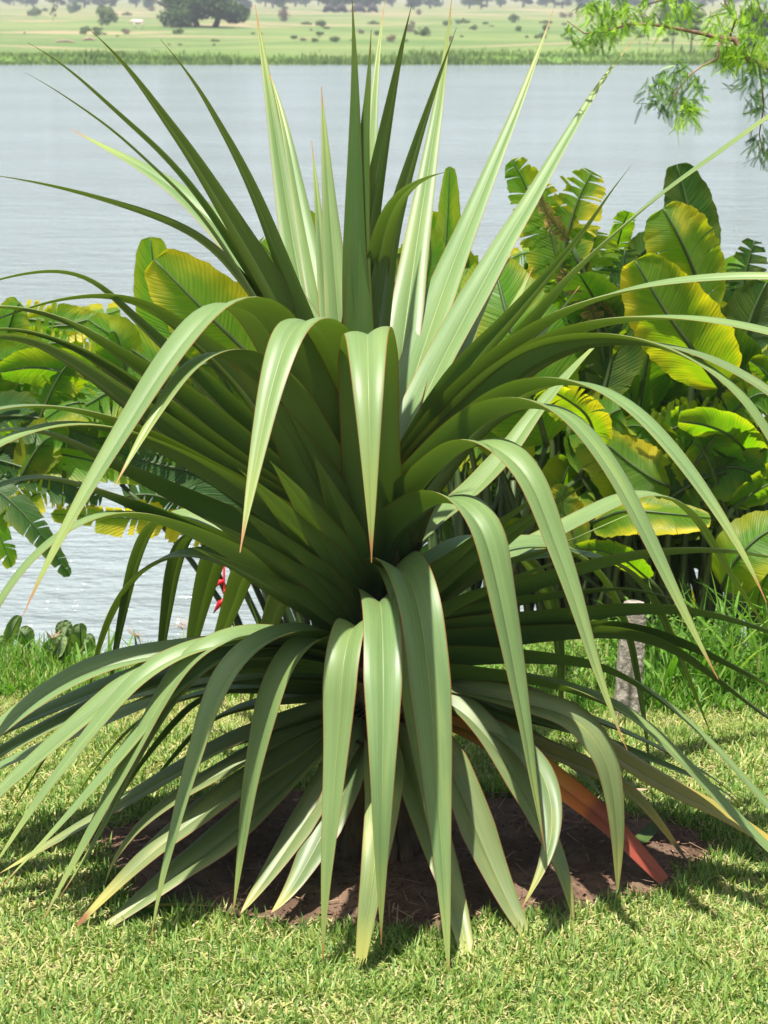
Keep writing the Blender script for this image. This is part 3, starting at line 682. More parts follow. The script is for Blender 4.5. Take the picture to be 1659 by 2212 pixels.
HL('C', [(1480, 960, 6.0), (1440, 840, 6.0), (1400, 780, 6.0), (1330, 740, 6.0)], 150, 'hd', 20, .3)
# --- left clump
HL('E', [(640, 900, 5.9), (560, 790, 5.85), (450, 680, 5.8), (333, 560, 5.8)], 205, 'hy', 15, 0, .15)
HL('E', [(480, 860, 6.05), (400, 760, 6.05), (345, 650, 6.05), (325, 512, 6.05)], 125, 'h', 15, 0, .12)
HL('E', [(560, 960, 6.0), (470, 880, 5.95), (350, 800, 5.9), (190, 690, 5.9)], 150, 'h', -10, .15)
HL('E', [(620, 1000, 6.0), (500, 930, 5.95), (380, 850, 5.9), (250, 790, 5.9)], 170, 'hd', 0, .1)
HL('E', [(560, 640, 6.1), (540, 580, 6.1), (510, 530, 6.1), (480, 478, 6.1)], 80, 'hy', 10, .25)
HL('E', [(700, 700, 6.1), (700, 600, 6.1), (690, 540, 6.1), (665, 455, 6.1)], 60, 'h', 20, .1)
HL('E', [(620, 700, 6.2), (610, 620, 6.2), (590, 560, 6.2), (560, 520, 6.2)], 80, 'hy', 0, .5)
HL('E', [(560, 1120, 5.9), (440, 1030, 5.9), (330, 1000, 5.9), (200, 960, 5.95)], 110, 'hd', -10, .5)
HL('E', [(480, 930, 6.0), (400, 900, 5.95), (300, 880, 5.9), (200, 880, 5.9)], 60, 'hy', 20, .95)
HL('E', [(560, 1180, 6.0), (430, 1130, 5.95), (300, 1120, 5.9), (110, 1110, 5.9)], 90, 'hy', 20, .85)
HL('E', [(520, 960, 6.0), (470, 1000, 5.95), (410, 1010, 5.9), (350, 1010, 5.9)], 90, 'hy', 10, .3)
HL('E', [(600, 960, 6.2), (520, 880, 6.2), (490, 800, 6.2), (450, 740, 6.2)], 120, 'h', 10, .2)
HL('F', [(-120, 800, 6.1), (-40, 770, 6.05), (60, 770, 6.0), (175, 815, 6.0)], 95, 'h', -20, .05)
HL('F', [(-60, 860, 6.1), (60, 800, 6.1), (150, 780, 6.05), (250, 770, 6.0)], 110, 'h', 0, .45)
HL('F', [(-40, 700, 6.2), (60, 690, 6.1), (150, 700, 6.1), (260, 670, 6.1)], 100, 'hy', 20, .7)
HL('F', [(-60, 780, 6.2), (60, 720, 6.1), (170, 705, 6.1), (300, 760, 6.1)], 100, 'hy', 0, .6)
HL('F', [(-150, 960, 6.1), (0, 880, 6.1), (110, 850, 6.0), (240, 860, 6.0)], 120, 'h', -20, .5)
HL('F', [(-120, 920, 6.0), (0, 900, 5.95), (90, 905, 5.9), (210, 950, 5.9)], 120, 'hd', 15, .3)
HL('F', [(-100, 1010, 6.0), (20, 975, 5.95), (150, 985, 5.9), (330, 1030, 5.9)], 110, 'h', 15, .5)
HL('F', [(-150, 850, 6.3), (-20, 820, 6.2), (60, 840, 6.2), (130, 900, 6.2)], 110, 'hy', 0, .5)
HL('F', [(-200, 1060, 6.0), (-60, 990, 5.95), (80, 1020, 5.9), (220, 1080, 5.9)], 100, 'hd', 0, .85)
HL('F', [(-150, 1030, 5.9), (-40, 1040, 5.85), (60, 1120, 5.8), (150, 1245, 5.8)], 75, 'hd', 15, .55)
HL('F', [(-150, 1090, 5.9), (-60, 1080, 5.85), (-10, 1140, 5.8), (25, 1225, 5.8)], 70, 'h', 15, .7)
HL('F', [(-80, 1150, 5.9), (30, 1100, 5.9), (100, 1060, 5.9), (190, 1090, 5.9)], 80, 'hy', 0, .8)
HL('F', [(-100, 930, 6.2), (30, 940, 6.2), (120, 930, 6.2), (200, 905, 6.2)], 55, 'hb', 0, .9)
# fill the mass behind with arching leaves
rf = random.Random(77)
def fillers(keys, n, xr, yr, Yr, wr, mats, lr=(150, 300), sg=0, tears=(0, 0, .3, .6, .85)):
    for i in range(n):
        k = rf.choice(keys); x = rf.uniform(*xr); y = rf.uniform(*yr); Y = rf.uniform(*Yr)
        sgn = sg or rf.choice((-1, 1)); Lp = rf.uniform(*lr); ang = rf.uniform(15, 80)
        dx = sgn * math.cos(R(ang)) * Lp; dy = -math.sin(R(ang)) * Lp; dr = rf.uniform(.0, .5) * Lp
        HL(k, [(x, y, Y), (x + dx * .35, y + dy * .45, Y - .03), (x + dx * .7, y + dy * .8 + dr * .2, Y - .05), (x + dx, y + dy + dr * .7, Y - .06)],
           rf.uniform(*wr), rf.choice(mats), rf.uniform(-40, 40), rf.choice(tears), rf.uniform(.05, .3))
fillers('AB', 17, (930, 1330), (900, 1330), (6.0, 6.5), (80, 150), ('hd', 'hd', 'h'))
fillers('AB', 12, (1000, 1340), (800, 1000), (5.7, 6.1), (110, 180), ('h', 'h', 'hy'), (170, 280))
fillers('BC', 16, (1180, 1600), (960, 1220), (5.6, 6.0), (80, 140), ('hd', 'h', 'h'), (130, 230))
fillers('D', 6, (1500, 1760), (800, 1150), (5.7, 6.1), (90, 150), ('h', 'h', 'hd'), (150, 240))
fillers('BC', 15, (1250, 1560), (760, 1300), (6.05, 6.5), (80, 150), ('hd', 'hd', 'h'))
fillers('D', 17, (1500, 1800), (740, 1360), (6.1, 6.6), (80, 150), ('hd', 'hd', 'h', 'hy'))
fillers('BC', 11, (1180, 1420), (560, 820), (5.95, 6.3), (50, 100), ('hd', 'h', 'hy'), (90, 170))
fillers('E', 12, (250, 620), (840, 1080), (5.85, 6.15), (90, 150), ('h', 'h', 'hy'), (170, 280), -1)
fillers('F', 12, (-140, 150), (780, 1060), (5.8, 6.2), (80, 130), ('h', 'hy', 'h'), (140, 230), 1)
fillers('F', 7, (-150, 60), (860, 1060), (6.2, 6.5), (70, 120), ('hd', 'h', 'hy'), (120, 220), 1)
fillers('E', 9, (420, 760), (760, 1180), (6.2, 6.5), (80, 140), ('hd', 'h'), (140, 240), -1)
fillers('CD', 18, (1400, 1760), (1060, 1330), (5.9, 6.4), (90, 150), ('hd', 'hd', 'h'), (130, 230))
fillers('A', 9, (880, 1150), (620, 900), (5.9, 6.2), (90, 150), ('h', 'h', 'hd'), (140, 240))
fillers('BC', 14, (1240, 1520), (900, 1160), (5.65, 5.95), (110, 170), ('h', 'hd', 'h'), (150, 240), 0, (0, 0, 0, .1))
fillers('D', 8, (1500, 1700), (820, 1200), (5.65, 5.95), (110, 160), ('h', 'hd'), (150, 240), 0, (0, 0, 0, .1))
# bare upright stalks filling the base of the right clump
for key, n in (('A', 9), ('B', 10), ('C', 12), ('D', 12)):
    e, foot, lst = CL[key]
    for i in range(n):
        x = foot[0] + rf.uniform(-.24, .24); y = foot[1] + rf.uniform(-.15, .35); z = float(hgt(x, y)) - .03
        h = rf.uniform(.7, 1.15); m = MB(); lx = rf.uniform(-.15, .15)
        m.tube([(x + lx * f * f, y + .05 * f, z + h * f) for f in np.linspace(0, 1, 8)], [.016 - .008 * f for f in np.linspace(0, 1, 8)], 7)
        adopt(m.build('stalk', M['stem']), e)
# red hanging bracts
def bracts(key, px, py, Y, n=5, sc=1.):
    e = CL[key][0]; m = MB(); p = np.array(at(px, py, Y)); rn = random.Random(int(px))
    for i in range(n):
        s_ = 1 if i % 2 else -1; q = p + np.array([0, 0, -.028 * i * sc]); tip = q + np.array([s_ * rn.uniform(.02, .04), rn.uniform(-.02, .02), -rn.uniform(.02, .05)]) * sc
        m.tube([q, q * .6 + tip * .4 + np.array([0, 0, .006]), tip], [.006 * sc, .009 * sc, .0012], 6)
    m.tube([p + np.array([0, .02, .1]), p, p - np.array([0, 0, .03 * n * sc])], .0035, 6)
    adopt(m.build('flower', M['red']), e)
bracts('E', 484, 1255, 5.7, 5); bracts('A', 1100, 1085, 5.95, 3, .8)

# ------------------------------------------------------------------ concrete post
top, bot = 1300, 1545; Yp = 4.62
pb = gnd(1352, bot); pt = at(1362, top, pb.y + .01)
m = MB(); ph_ = pt.z + .03; hw = .0275; rn = random.Random(4); n = 26; prof_ = []
for i in range(n):
    f = i / (n - 1); z = -.03 + ph_ * f; w = hw * (1.06 - .1 * f); 
    if i == n - 1: w *= .8
    ring = []
    for k in range(24):
        a = 2 * math.pi * k / 24 + .12; ca, sa = math.cos(a), math.sin(a)
        q = w / max(abs(ca), abs(sa)) * (.93 if max(abs(ca), abs(sa)) < .75 else 1) * (1 + rn.uniform(-.03, .03))
        ring.append((q * ca + .012 * f, q * sa, z + (rn.uniform(-.003, .003) if i == n - 1 else 0)))
    prof_.append(ring)
bb = len(m.v)
for ring in prof_:
    for p in ring: m.v.append(p); m.uv.append((0, 0)); m.c.append(.5)
for i in range(n - 1):
    for k in range(24):
        m.f.append((i * 24 + k, i * 24 + (k + 1) % 24, (i + 1) * 24 + (k + 1) % 24, (i + 1) * 24 + k)); m.m.append(0)
m.f.append(tuple((n - 1) * 24 + k for k in range(24))); m.m.append(0)
o = m.build('concrete_post', M['post'], smooth=False); o.location = (pb.x, pb.y, 0)
tag(o, 'short weathered square concrete post standing in the weeds at the bank', 'post')

# ------------------------------------------------------------------ shore plants at left
SHORE = [(20, 1445, 4.92), (95, 1445, 4.9), (165, 1445, 4.9)]
SL = ['big leaved shore plant at the left edge with one tall reddish edged leaf', 'low shore plant with pointed folded grey green leaves and a dry brown bract', 'low shore plant with yellowish heart leaves, next to the drooping pandanus leaf']
mshore = mat_broad('shore_leaf', (.2, .3, .12), (.28, .38, .17), (.34, .36, .06), edge=(.35, .12, .06), ymix=.4, trans=.3, tc1=(.15, .35, .02), tc2=(.4, .5, .05))
rs = random.Random(12)
for q, (px, py, Y) in enumerate(SHORE):
    p = at(px, py, Y); base = Vector((p.x, Y, float(hgt(p.x, Y)) - .01))
    e = empty('shore_plant', base, SL[q], 'plant', 'broad leaved plants on the left shore')
    for i in range(9):
        x = px + rs.uniform(-45, 45); y = py - rs.uniform(-10, 60); Yl = Y + rs.uniform(-.08, .2); a = rs.uniform(-2.6, -.5); l_ = rs.uniform(30, 52)
        if q == 0 and i == 0: x, y, a, l_ = 15, 1400, -1.2, 75
        pp = [at(x, y, Yl), at(x + math.cos(a) * l_ * .5, y + math.sin(a) * l_ * .6, Yl - .02), at(x + math.cos(a) * l_, y + math.sin(a) * l_, Yl - .02)]
        broad_leaf(pp, rs.uniform(28, 46) / FPX * Y, mshore, e, rs.uniform(-60, 60), 0, i + q * 20, .3, .35)
        petiole(pp[0], np.array(base) + np.array([rs.uniform(-.03, .03), rs.uniform(-.03, .03), -.02]), e, .003)
    if q == 1:
        m = MB(); p = at(115, 1385, 4.9)
        for i in range(4): 
            a = i * 1.6; m.face([p, p + Vector((.012 * math.cos(a), .01 * math.sin(a), .01)), p + Vector((.02 * math.cos(a + .3), .015 * math.sin(a), .03)), p + Vector((.006 * math.cos(a + .8), .006 * math.sin(a + .8), .014))])
        m.tube([p - Vector((0, 0, .07)), p], .002, 5); adopt(m.build('dry_bract', M['husk']), e)

# ------------------------------------------------------------------ grasses
def blades(name, x, y, L_, w, lean, tint, mat, rng, segs=4, z=None, curl=1., lab=None, cat='grass', az=None):
    n = len(x); az = rng.uniform(0, 2 * np.pi, n) if az is None else az; fa = az + np.pi / 2 + rng.normal(0, .5, n)
    D = np.stack([np.cos(az), np.sin(az)], 1); Wd = np.stack([np.cos(fa), np.sin(fa)], 1)
    z = hgt(x, y) if z is None else z
    Vs = []
    px, pz = np.zeros(n), np.zeros(n)
    for i in range(segs + 1):
        f = i / segs; ww = w * (1 - f ** 2 * .97) * .5 * (.8 + .4 * min(1, f * 3))
        ang = lean * (.35 + f * curl)
        if i: px = px + np.sin(ang) * L_ / segs; pz = pz + np.cos(ang) * L_ / segs
        c = np.stack([x + D[:, 0] * px, y + D[:, 1] * px, z + np.maximum(pz, .0015) - .002], 1)
        o = np.stack([Wd[:, 0] * ww, Wd[:, 1] * ww, np.zeros(n)], 1)
        Vs += [c - o, c + o]
    V = np.stack(Vs, 1).reshape(-1, 3); k = 2 * (segs + 1)
    base = (np.arange(n) * k)[:, None]
    F = np.concatenate([base + np.array([2 * i, 2 * i + 1, 2 * i + 3, 2 * i + 2]) for i in range(segs)], 1).reshape(-1, 4)
    o = fast_mesh(name, V, F, np.repeat(tint, k), mat, smooth=True)
    tag(o, lab, cat, kind='stuff'); return o
rng = np.random.default_rng(21)
def scatter(n, y0, y1, pad=.12):
    y = rng.uniform(y0, y1, n); hwid = .39 * y / 2 + pad + .0
    return rng.uniform(-1, 1, n) * (y * .198 + pad), y
# upright and leaning green blades of the lawn
x, y = scatter(98000, 2.75, 4.4); k = ~inbed(x, y, .97 + .0 * x); x, y = x[k], y[k]
n = len(x); pat = vnoise(x, y, 5, 5); pat2 = vnoise(x, y, 17, 6); edge = inbed(x, y, 1.12)
dry = rng.random(n) < .14 + .25 * (pat > .62)
tint = np.where(dry, rng.uniform(.7, 1., n), np.clip(rng.normal(.40, .17, n) + .1 * (pat2 - .5) - .08 * edge, 0, .75))
L_ = rng.uniform(.016, .040, n) * (.75 + .5 * pat2) * np.where(edge, 1.1, 1); lean = np.where(dry, rng.uniform(.9, 1.5, n), np.clip(rng.normal(.75, .35, n) * np.where(edge, .6, 1), .02, 1.35))
blades('lawn_grass', x, y, L_, rng.uniform(.0024, .0054, n), lean, tint, M['grass'], rng, 4, lab='short sunlit mown lawn grass with dry blades in the foreground')
x, y = scatter(60000, 4.3, 5.05, .25); n = len(x); pat = vnoise(x, y, 4, 9)
keep = ~((x > .55) & (y > 4.65)); x, y, pat = x[keep], y[keep], pat[keep]; n = len(x)
tint = np.clip(rng.normal(.55, .22, n) + .3 * (pat - .4), 0, 1)
blades('back_lawn_grass', x, y, rng.uniform(.012, .03, n) * (1 + .8 * (y > 4.7)), rng.uniform(.002, .004, n), rng.uniform(.1, 1.3, n), tint, M['grass'], rng, 3, lab='paler mown lawn grass behind the pandanus')
# dry thatch lying between the blades
x, y = scatter(18000, 2.75, 4.6); k = ~inbed(x, y, 1.); x, y = x[k], y[k]; n = len(x)
blades('dry_thatch', x, y, rng.uniform(.012, .04, n), rng.uniform(.0014, .004, n), rng.uniform(1.2, 1.6, n), rng.uniform(.62, 1, n), M['grass'], rng, 2, lab='straw coloured dry thatch lying in the lawn', z=rng.uniform(.001, .011, n))
# taller weeds on the bank
def bankweeds(name, n, x0, x1, y0, y1, l0, l1, w0, w1, lab, m='weed', seed=1, thr=0.):
    r = np.random.default_rng(seed); x = r.uniform(x0, x1, n); y = r.uniform(y0, y1, n)
    c = vnoise(x, y, 6, seed + 3); k = c > thr; x, y, c = x[k], y[k], c[k]; n = len(x)
    L_ = r.uniform(l0, l1, n) * (.5 + .8 * c); tint = np.clip(r.normal(.42, .2, n), 0, .85)
    tint = np.where(r.random(n) < .06, .95, tint)
    blades(name, x, y, L_, r.uniform(w0, w1, n), np.clip(r.normal(.6, .3, n), .05, 1.4), tint, M[m], r, 6, curl=1.5, lab=lab)
bankweeds('weeds', 9000, -1.5, -.25, 4.62, 5.05, .02, .10, .003, .006, 'bright green weedy grass along the left bank', seed=31)
bankweeds('weeds', 11000, .2, 1.5, 4.5, 5.1, .02, .08, .003, .007, 'low bright weeds between the post and the right edge', seed=37)
bankweeds('tall_grass', 520, .62, 1.5, 4.6, 5.05, .12, .27, .006, .012, 'tall arching broad bladed grass beside the concrete post', seed=41, thr=.3)
bankweeds('tall_grass', 60, -.75, -.3, 4.75, 5.0, .07, .15, .004, .008, 'a few taller grass blades on the left bank', seed=43, thr=.2)
# small leafy weeds (round leaves) on the right bank
r = np.random.default_rng(55); n = 5200
x = r.uniform(.1, 1.5, n); y = r.uniform(4.5, 5.1, n); z = hgt(x, y) + r.uniform(.005, .11, n) * vnoise(x, y, 5, 8) * 1.6 * (y > 4.65)
a = r.uniform(0, 6.28, n); l_ = r.uniform(.006, .014, n); tl = r.uniform(-.8, .8, n)
d = np.stack([np.cos(a), np.sin(a), tl], 1); q = np.stack([-np.sin(a), np.cos(a), r.uniform(-.5, .5, n)], 1); P = np.stack([x, y, z], 1)
V = np.stack([P, P + d * l_[:, None] * .5 + q * l_[:, None] * .4, P + d * l_[:, None], P + d * l_[:, None] * .5 - q * l_[:, None] * .4], 1).reshape(-1, 3)
tag(fast_mesh('leafy_weeds', V, np.arange(4 * n).reshape(-1, 4), np.repeat(r.uniform(.2, .8, n), 4), M['weed']), 'small leafy weeds at the foot of the concrete post', 'weeds', kind='stuff')
# seed heads on the left bank
for i, (px, py, Y, lab) in enumerate([(300, 1370, 4.95, 'thin dry grass seed head beside the dark drooping pandanus leaf'), (395, 1345, 4.95, 'thin dry grass seed head between the two hanging pandanus leaves')]):
    p = at(px, py, Y); m = MB(); b0 = Vector((p.x + .02, Y, float(hgt(p.x, Y)) - .01)); m.tube([b0, (b0 + p) / 2 + Vector((-.004, 0, 0)), p], [.0012, .001, .0008], 5)
    for k in range(16):
        a = rs.uniform(0, 6.28); l2 = rs.uniform(.015, .035); q0 = p - Vector((0, 0, rs.uniform(0, .02))); d = Vector((math.cos(a), math.sin(a) * .6, rs.uniform(.1, .9))) * l2
        m.tube([q0, q0 + d], [.0005, .0007], 4)
    tag(m.build('seed_head', M['husk']), lab, 'weed', 'dry grass seed heads on the bank')
# fallen dry strips in the grass
def strip(pts, w, mat, lab):
    m = MB(); P = []
    for i, p in enumerate(pts):
        f = i / (len(pts) - 1); p = np.array(p, float); tdir = nz(np.array(pts[min(i + 1, len(pts) - 1)], float) - np.array(pts[max(i - 1, 0)], float)); sdir = np.array([-tdir[1], tdir[0], .15])
        P.append([p + sdir * w * (1 - abs(2 * f - 1) ** 3) * u + np.array([0, 0, abs(u) * .004]) for u in (-.5, -.25, 0, .25, .5)])
    m.grid(np.array(P), np.stack(np.broadcast_arrays(np.linspace(0, 1, 5)[None], np.linspace(.2, .8, len(pts))[:, None]), -1))
    tag(m.build('fallen_leaf', mat), lab, 'leaf', 'fallen leaves on the ground')
strip([gnd(*p) for p in [(285, 1968, .02), (330, 1958, .022), (390, 1955, .018), (470, 1960, .02)]], .01, M['y'], 'narrow yellow dead leaf lying on the grass left of the soil')
strip([gnd(*p) for p in [(1355, 1835, .02), (1385, 1815, .025), (1410, 1790, .03), (1440, 1750, .06)]], .03, M['n'], 'grey green fallen leaf behind the orange leaf')
strip([gnd(*p) for p in [(1130, 1742, .012), (1160, 1748, .015), (1190, 1752, .012)]], .018, M['husk'], 'small pale dry leaf on the soil behind the plant')
strip([gnd(*p) for p in [(1360, 1706, .02), (1380, 1708, .024), (1402, 1706, .02)]], .012, M['husk'], 'pale dry stick like leaf on the lawn at right')
strip([gnd(*p) for p in [(618, 1735, .012), (640, 1730, .02), (662, 1728, .012)]], .016, M['husk'], 'pinkish dry leaf at the left rear rim of the soil')

# ------------------------------------------------------------------ overhanging feathery tree (trunk outside the frame)
FT = empty('feathery_tree', (2.6, 5.0, 0), 'fine leaved feathery tree reaching in from the top right corner', 'tree')
m = MB(); m.tube([(2.6, 5.0, -.05), (2.56, 4.95, .8), (2.45, 4.85, 1.6), (2.3, 4.7, 2.4), (2.1, 4.6, 3.0)], [.11, .085, .07, .05, .03], 12, rough=.05, rnd=rs)
adopt(m.build('trunk', M['twig']), FT)
YF = 4.45
def br(pix, r0, r1, start=None):
    pts = ([Vector(start)] if start else []) + [at(x, y, YF + dy) for x, y, dy in pix]
    m = MB(); n = len(pts); m.tube(pts, [r0 + (r1 - r0) * i / (n - 1) for i in range(n)], 6, rough=.12, rnd=rs); adopt(m.build('branch', M['twig']), FT)
br([(1720, 160, 0), (1659, 143, 0), (1626, 133, 0), (1603, 122, 0), (1594, 98, 0), (1586, 85, 0), (1566, 83, 0), (1543, 80, 0), (1516, 72, 0), (1439, 57, 0), (1400, 52, 0), (1353, 53, 0), (1310, 68, 0), (1262, 72, 0), (1225, 45, 0)], .009, .0012, (2.4, 4.82, 1.8))
br([(1572, 85, 0), (1552, 95, -.01), (1549, 127, -.02), (1516, 143, -.03), (1489, 163, -.04), (1460, 200, -.04), (1440, 240, -.04)], .0035, .001)
br([(1640, 138, 0), (1645, 180, .02), (1650, 230, .04), (1640, 290, .05), (1650, 340, .05)], .003, .001)
br([(1560, -40, 0), (1568, 10, 0), (1590, 40, 0), (1575, 84, 0)], .004, .002, (2.3, 4.7, 2.4))
br([(1560, -20, 0), (1500, -10, 0), (1430, 0, 0), (1380, 15, 0)], .003, .001)
m = MB(); rq = random.Random(9)
def sprig(p, dvec, L_, tint, up=Vector((0, 0, 1))):
    t_ = dvec.normalized(); s_ = t_.cross(Vector((rq.uniform(-.5, .5), rq.uniform(-1, 1), rq.uniform(.2, 1)))).normalized(); n_ = int(L_ / .0027)
    for i in range(n_):
        f = i / n_; q = p + dvec * f * L_ / dvec.length + Vector((0, 0, -.25 * L_ * f * f)); ll = .0058 * (1 - .5 * f) * (.5 + f * 2 if f < .25 else 1)
        for sg in (-1, 1):
            o = (s_ * sg + t_ * .5).normalized() * ll; w = t_ * .001
            m.face([q - w, q + w, q + o + w * .4, q + o - w * .6], c=tint)
def fcluster(x0, x1, y0, y1, n, bright=.4, yj=.12, drop=.5):
    cx, cy = (x0 + x1) / 2, (y0 + y1) / 2
    for i in range(n):
        r_ = math.sqrt(rq.random()); a = rq.uniform(0, 6.283); x = cx + r_ * math.cos(a) * (x1 - x0) / 2; y = cy + r_ * math.sin(a) * (y1 - y0) / 2
        p = at(x, y, YF + rq.uniform(-yj, yj)); d = Vector((rq.uniform(-1, 1), rq.uniform(-.6, .6), rq.uniform(-1, .5) - drop)); tn = min(1, max(0, rq.gauss(bright, .25)))
        base = p
        m.tube([p, p + d.normalized() * .03], .0006, 3, c=.1, caps=False)
        for k in range(rq.choice((2, 3, 4))):
            dd = (d.normalized() + Vector((rq.uniform(-.8, .8), rq.uniform(-.6, .6), rq.uniform(-.6, .6)))); sprig(p + d.normalized() * .008 * k, dd, rq.uniform(.016, .032), tn)
fcluster(1252, 1372, -20, 75, 74, .7); fcluster(1215, 1275, 40, 100, 12, .45); fcluster(1370, 1500, -25, 55, 54, .65)
fcluster(1520, 1690, -30, 140, 120, .75); fcluster(1545, 1645, 75, 150, 45, .8); fcluster(1385, 1450, 160, 230, 18, .15)
fcluster(1420, 1525, 130, 235, 56, .5); fcluster(1455, 1505, 205, 268, 26, .9); fcluster(1600, 1690, 130, 250, 40, .25); fcluster(1612, 1690, 265, 350, 28, .15); fcluster(1270, 1340, 55, 80, 15, .4)
fcluster(1700, 2000, -150, 200, 60, .4)
adopt(m.build('foliage', M['feather']), FT)

# ------------------------------------------------------------------ far shore
def crown_mesh(name, mat, spread, h, z0, nclump, nleaf, leaf, seed, flat=.6):
    r = np.random.default_rng(seed); Ps = []; T_ = []
    cc = []
    for i in range(nclump):
        a = r.uniform(0, 6.28); q = math.sqrt(r.random()) * .8; zz = r.uniform(0, 1)
        w = (1 - .55 * abs(zz - .35) / .65)
        cc.append((q * math.cos(a) * spread * w, q * math.sin(a) * spread * w, z0 + zz * h, spread * r.uniform(.22, .4)))
    for cx_, cy_, cz_, cr in cc:
        cr *= 1.2; k = nleaf // nclump; v = r.normal(0, 1, (k, 3)); v /= np.linalg.norm(v, axis=1)[:, None]; v *= (r.random(k) ** .45 * cr)[:, None]; v[:, 2] *= flat
        Ps.append(v + [cx_, cy_, cz_]); T_.append(np.clip(r.normal(.35 + .25 * r.random(), .15, k) + .25 * v[:, 2] / cr, 0, 1))
    P = np.concatenate(Ps); tn = np.concatenate(T_); n = len(P)
    a = r.normal(0, 1, (n, 3)); a /= np.linalg.norm(a, axis=1)[:, None]; b_ = np.cross(a, r.normal(0, 1, (n, 3))); b_ /= np.linalg.norm(b_, axis=1)[:, None]
    l_ = leaf * r.uniform(.6, 1.3, n)[:, None]
    V = np.stack([P - a * l_, P + b_ * l_ * .6, P + a * l_, P - b_ * l_ * .6], 1).reshape(-1, 3)
    return fast_mesh(name, V, np.arange(4 * n).reshape(-1, 4), np.repeat(tn, 4), mat)
def gz(x, y): return float(hgt(x, y))
def fieldpt(px, py):                                # ground point on the far field under a picture point
    r_ = ray(px, py)
    lo = 100.
    for Y in np.linspace(101, 900, 3200):
        t_ = Y / r_.y
        if CAMZ + r_.z * t_ <= gz(r_.x * t_, Y): return Vector((r_.x * t_, Y, gz(r_.x * t_, Y)))
    Y = 620.; return Vector((r_.x * Y / r_.y, Y, gz(r_.x * Y / r_.y, Y)))
def far_tree(px, py, wpx, hpx, label, seed, mat='crown', n=2600, trunks=1, group=None, z0f=.28, pos=None, leaff=.05, flat=.6):
    p = pos or fieldpt(px, py); sc = p.y / FPX * 1.03; w = wpx * sc; h = hpx * sc
    e = empty('tree', p, label, 'tree', group)
    c = crown_mesh('crown', M[mat], w / 2, h * (1 - z0f), h * z0f, 12, n, w * leaff, seed, flat); c.parent = e
    r_ = random.Random(seed)
    for i in range(trunks):
        x0 = (i - (trunks - 1) / 2) * w * .16; m = MB()
        m.tube([(x0, 0, -.3), (x0 * 1.1 + r_.uniform(-.05, .05) * w, 0, h * .3), (x0 * 1.3 + r_.uniform(-.1, .1) * w, 0, h * .7)], [w * .035, w * .027, w * .012], 7)
        for k in range(3):
            a = r_.uniform(0, 6.28); m.tube([(x0, 0, h * .25), (x0 + math.cos(a) * w * .2, math.sin(a) * w * .2, h * .5), (x0 + math.cos(a) * w * .35, math.sin(a) * w * .35, h * .68)], [w * .016, w * .01, w * .005], 5)
        m.build('trunk', M['fartrunk'], e)
    return e
far_tree(428, 58, 200, 80, 'large dark spreading tree alone in the far field at left', 3, n=9000, trunks=3, z0f=.04, leaff=.022)
far_tree(742, 24, 170, 70, 'dark spreading tree behind the upright leaves with dark logs lying in its shade', 4, n=4500, z0f=.28, leaff=.03)
far_tree(1492, 116, 62, 95, 'slender pale green tree by the far shore at right, seen under the feathery branch', 5, 'bush', n=2200, z0f=.42, leaff=.05)
far_tree(1452, 118, 36, 80, 'thin small tree by the far shore, left of the pale slender tree', 6, 'bush', n=1000, z0f=.5, leaff=.06)
far_tree(1630, 112, 110, 90, 'bushy tree by the far shore at the right edge', 7, 'crown', n=2600, z0f=.2, leaff=.04)
far_tree(1465, 60, 110, 65, 'bushy grey green tree in the far field right of centre', 8, 'bush', n=2600, z0f=.15, leaff=.04)
far_tree(115, 47, 16, 60, 'slim young tree at the left of the far field', 9, 'crown', n=500, z0f=.1, leaff=.09, flat=1.2)
kinds = ['rounded dark tree in the distant tree line', 'broad grey green tree in the distant tree line', 'low pale tree in the distant tree line']
rl = random.Random(14); line = []
for i in range(76):
    px = -60 + i * 24 + rl.uniform(-18, 18); line.append((px, rl.uniform(9, 17)))
pm = [crown_mesh('crown', M['crown'], 1., 1.1, .35, 9, 1500, .085, 60 + k) for k in range(3)]
for o in pm: col.objects.unlink(o)
for i, (px, py) in enumerate(line):
    Y = rl.uniform(380, 560); r_ = ray(px, py); x = r_.x * Y / r_.y; z = gz(x, Y); p = Vector((x, Y, z))
    s_ = rl.uniform(34, 62) * Y / FPX / 2
    k = i % 3
    xl = 'left of the large tree' if px < 330 else 'between the two spreading trees' if px < 660 else 'above the middle of the pandanus' if px < 1000 else 'above the right hand leaves' if px < 1330 else 'behind the feathery branch'
    e = empty('tree', p, kinds[k], 'tree', 'trees of the distant tree line')
    c = pm[k].copy(); col.objects.link(c); c.parent = e; c.scale = (s_, s_, s_ * rl.uniform(.75, 1.25)); c.rotation_euler.z = rl.uniform(0, 6.28)
    m = MB(); m.tube([(0, 0, -.4), (.05 * s_, 0, s_ * .4), (0, 0, s_ * .9)], [s_ * .09, s_ * .07, s_ * .03], 6); m.build('trunk', M['fartrunk'], e)
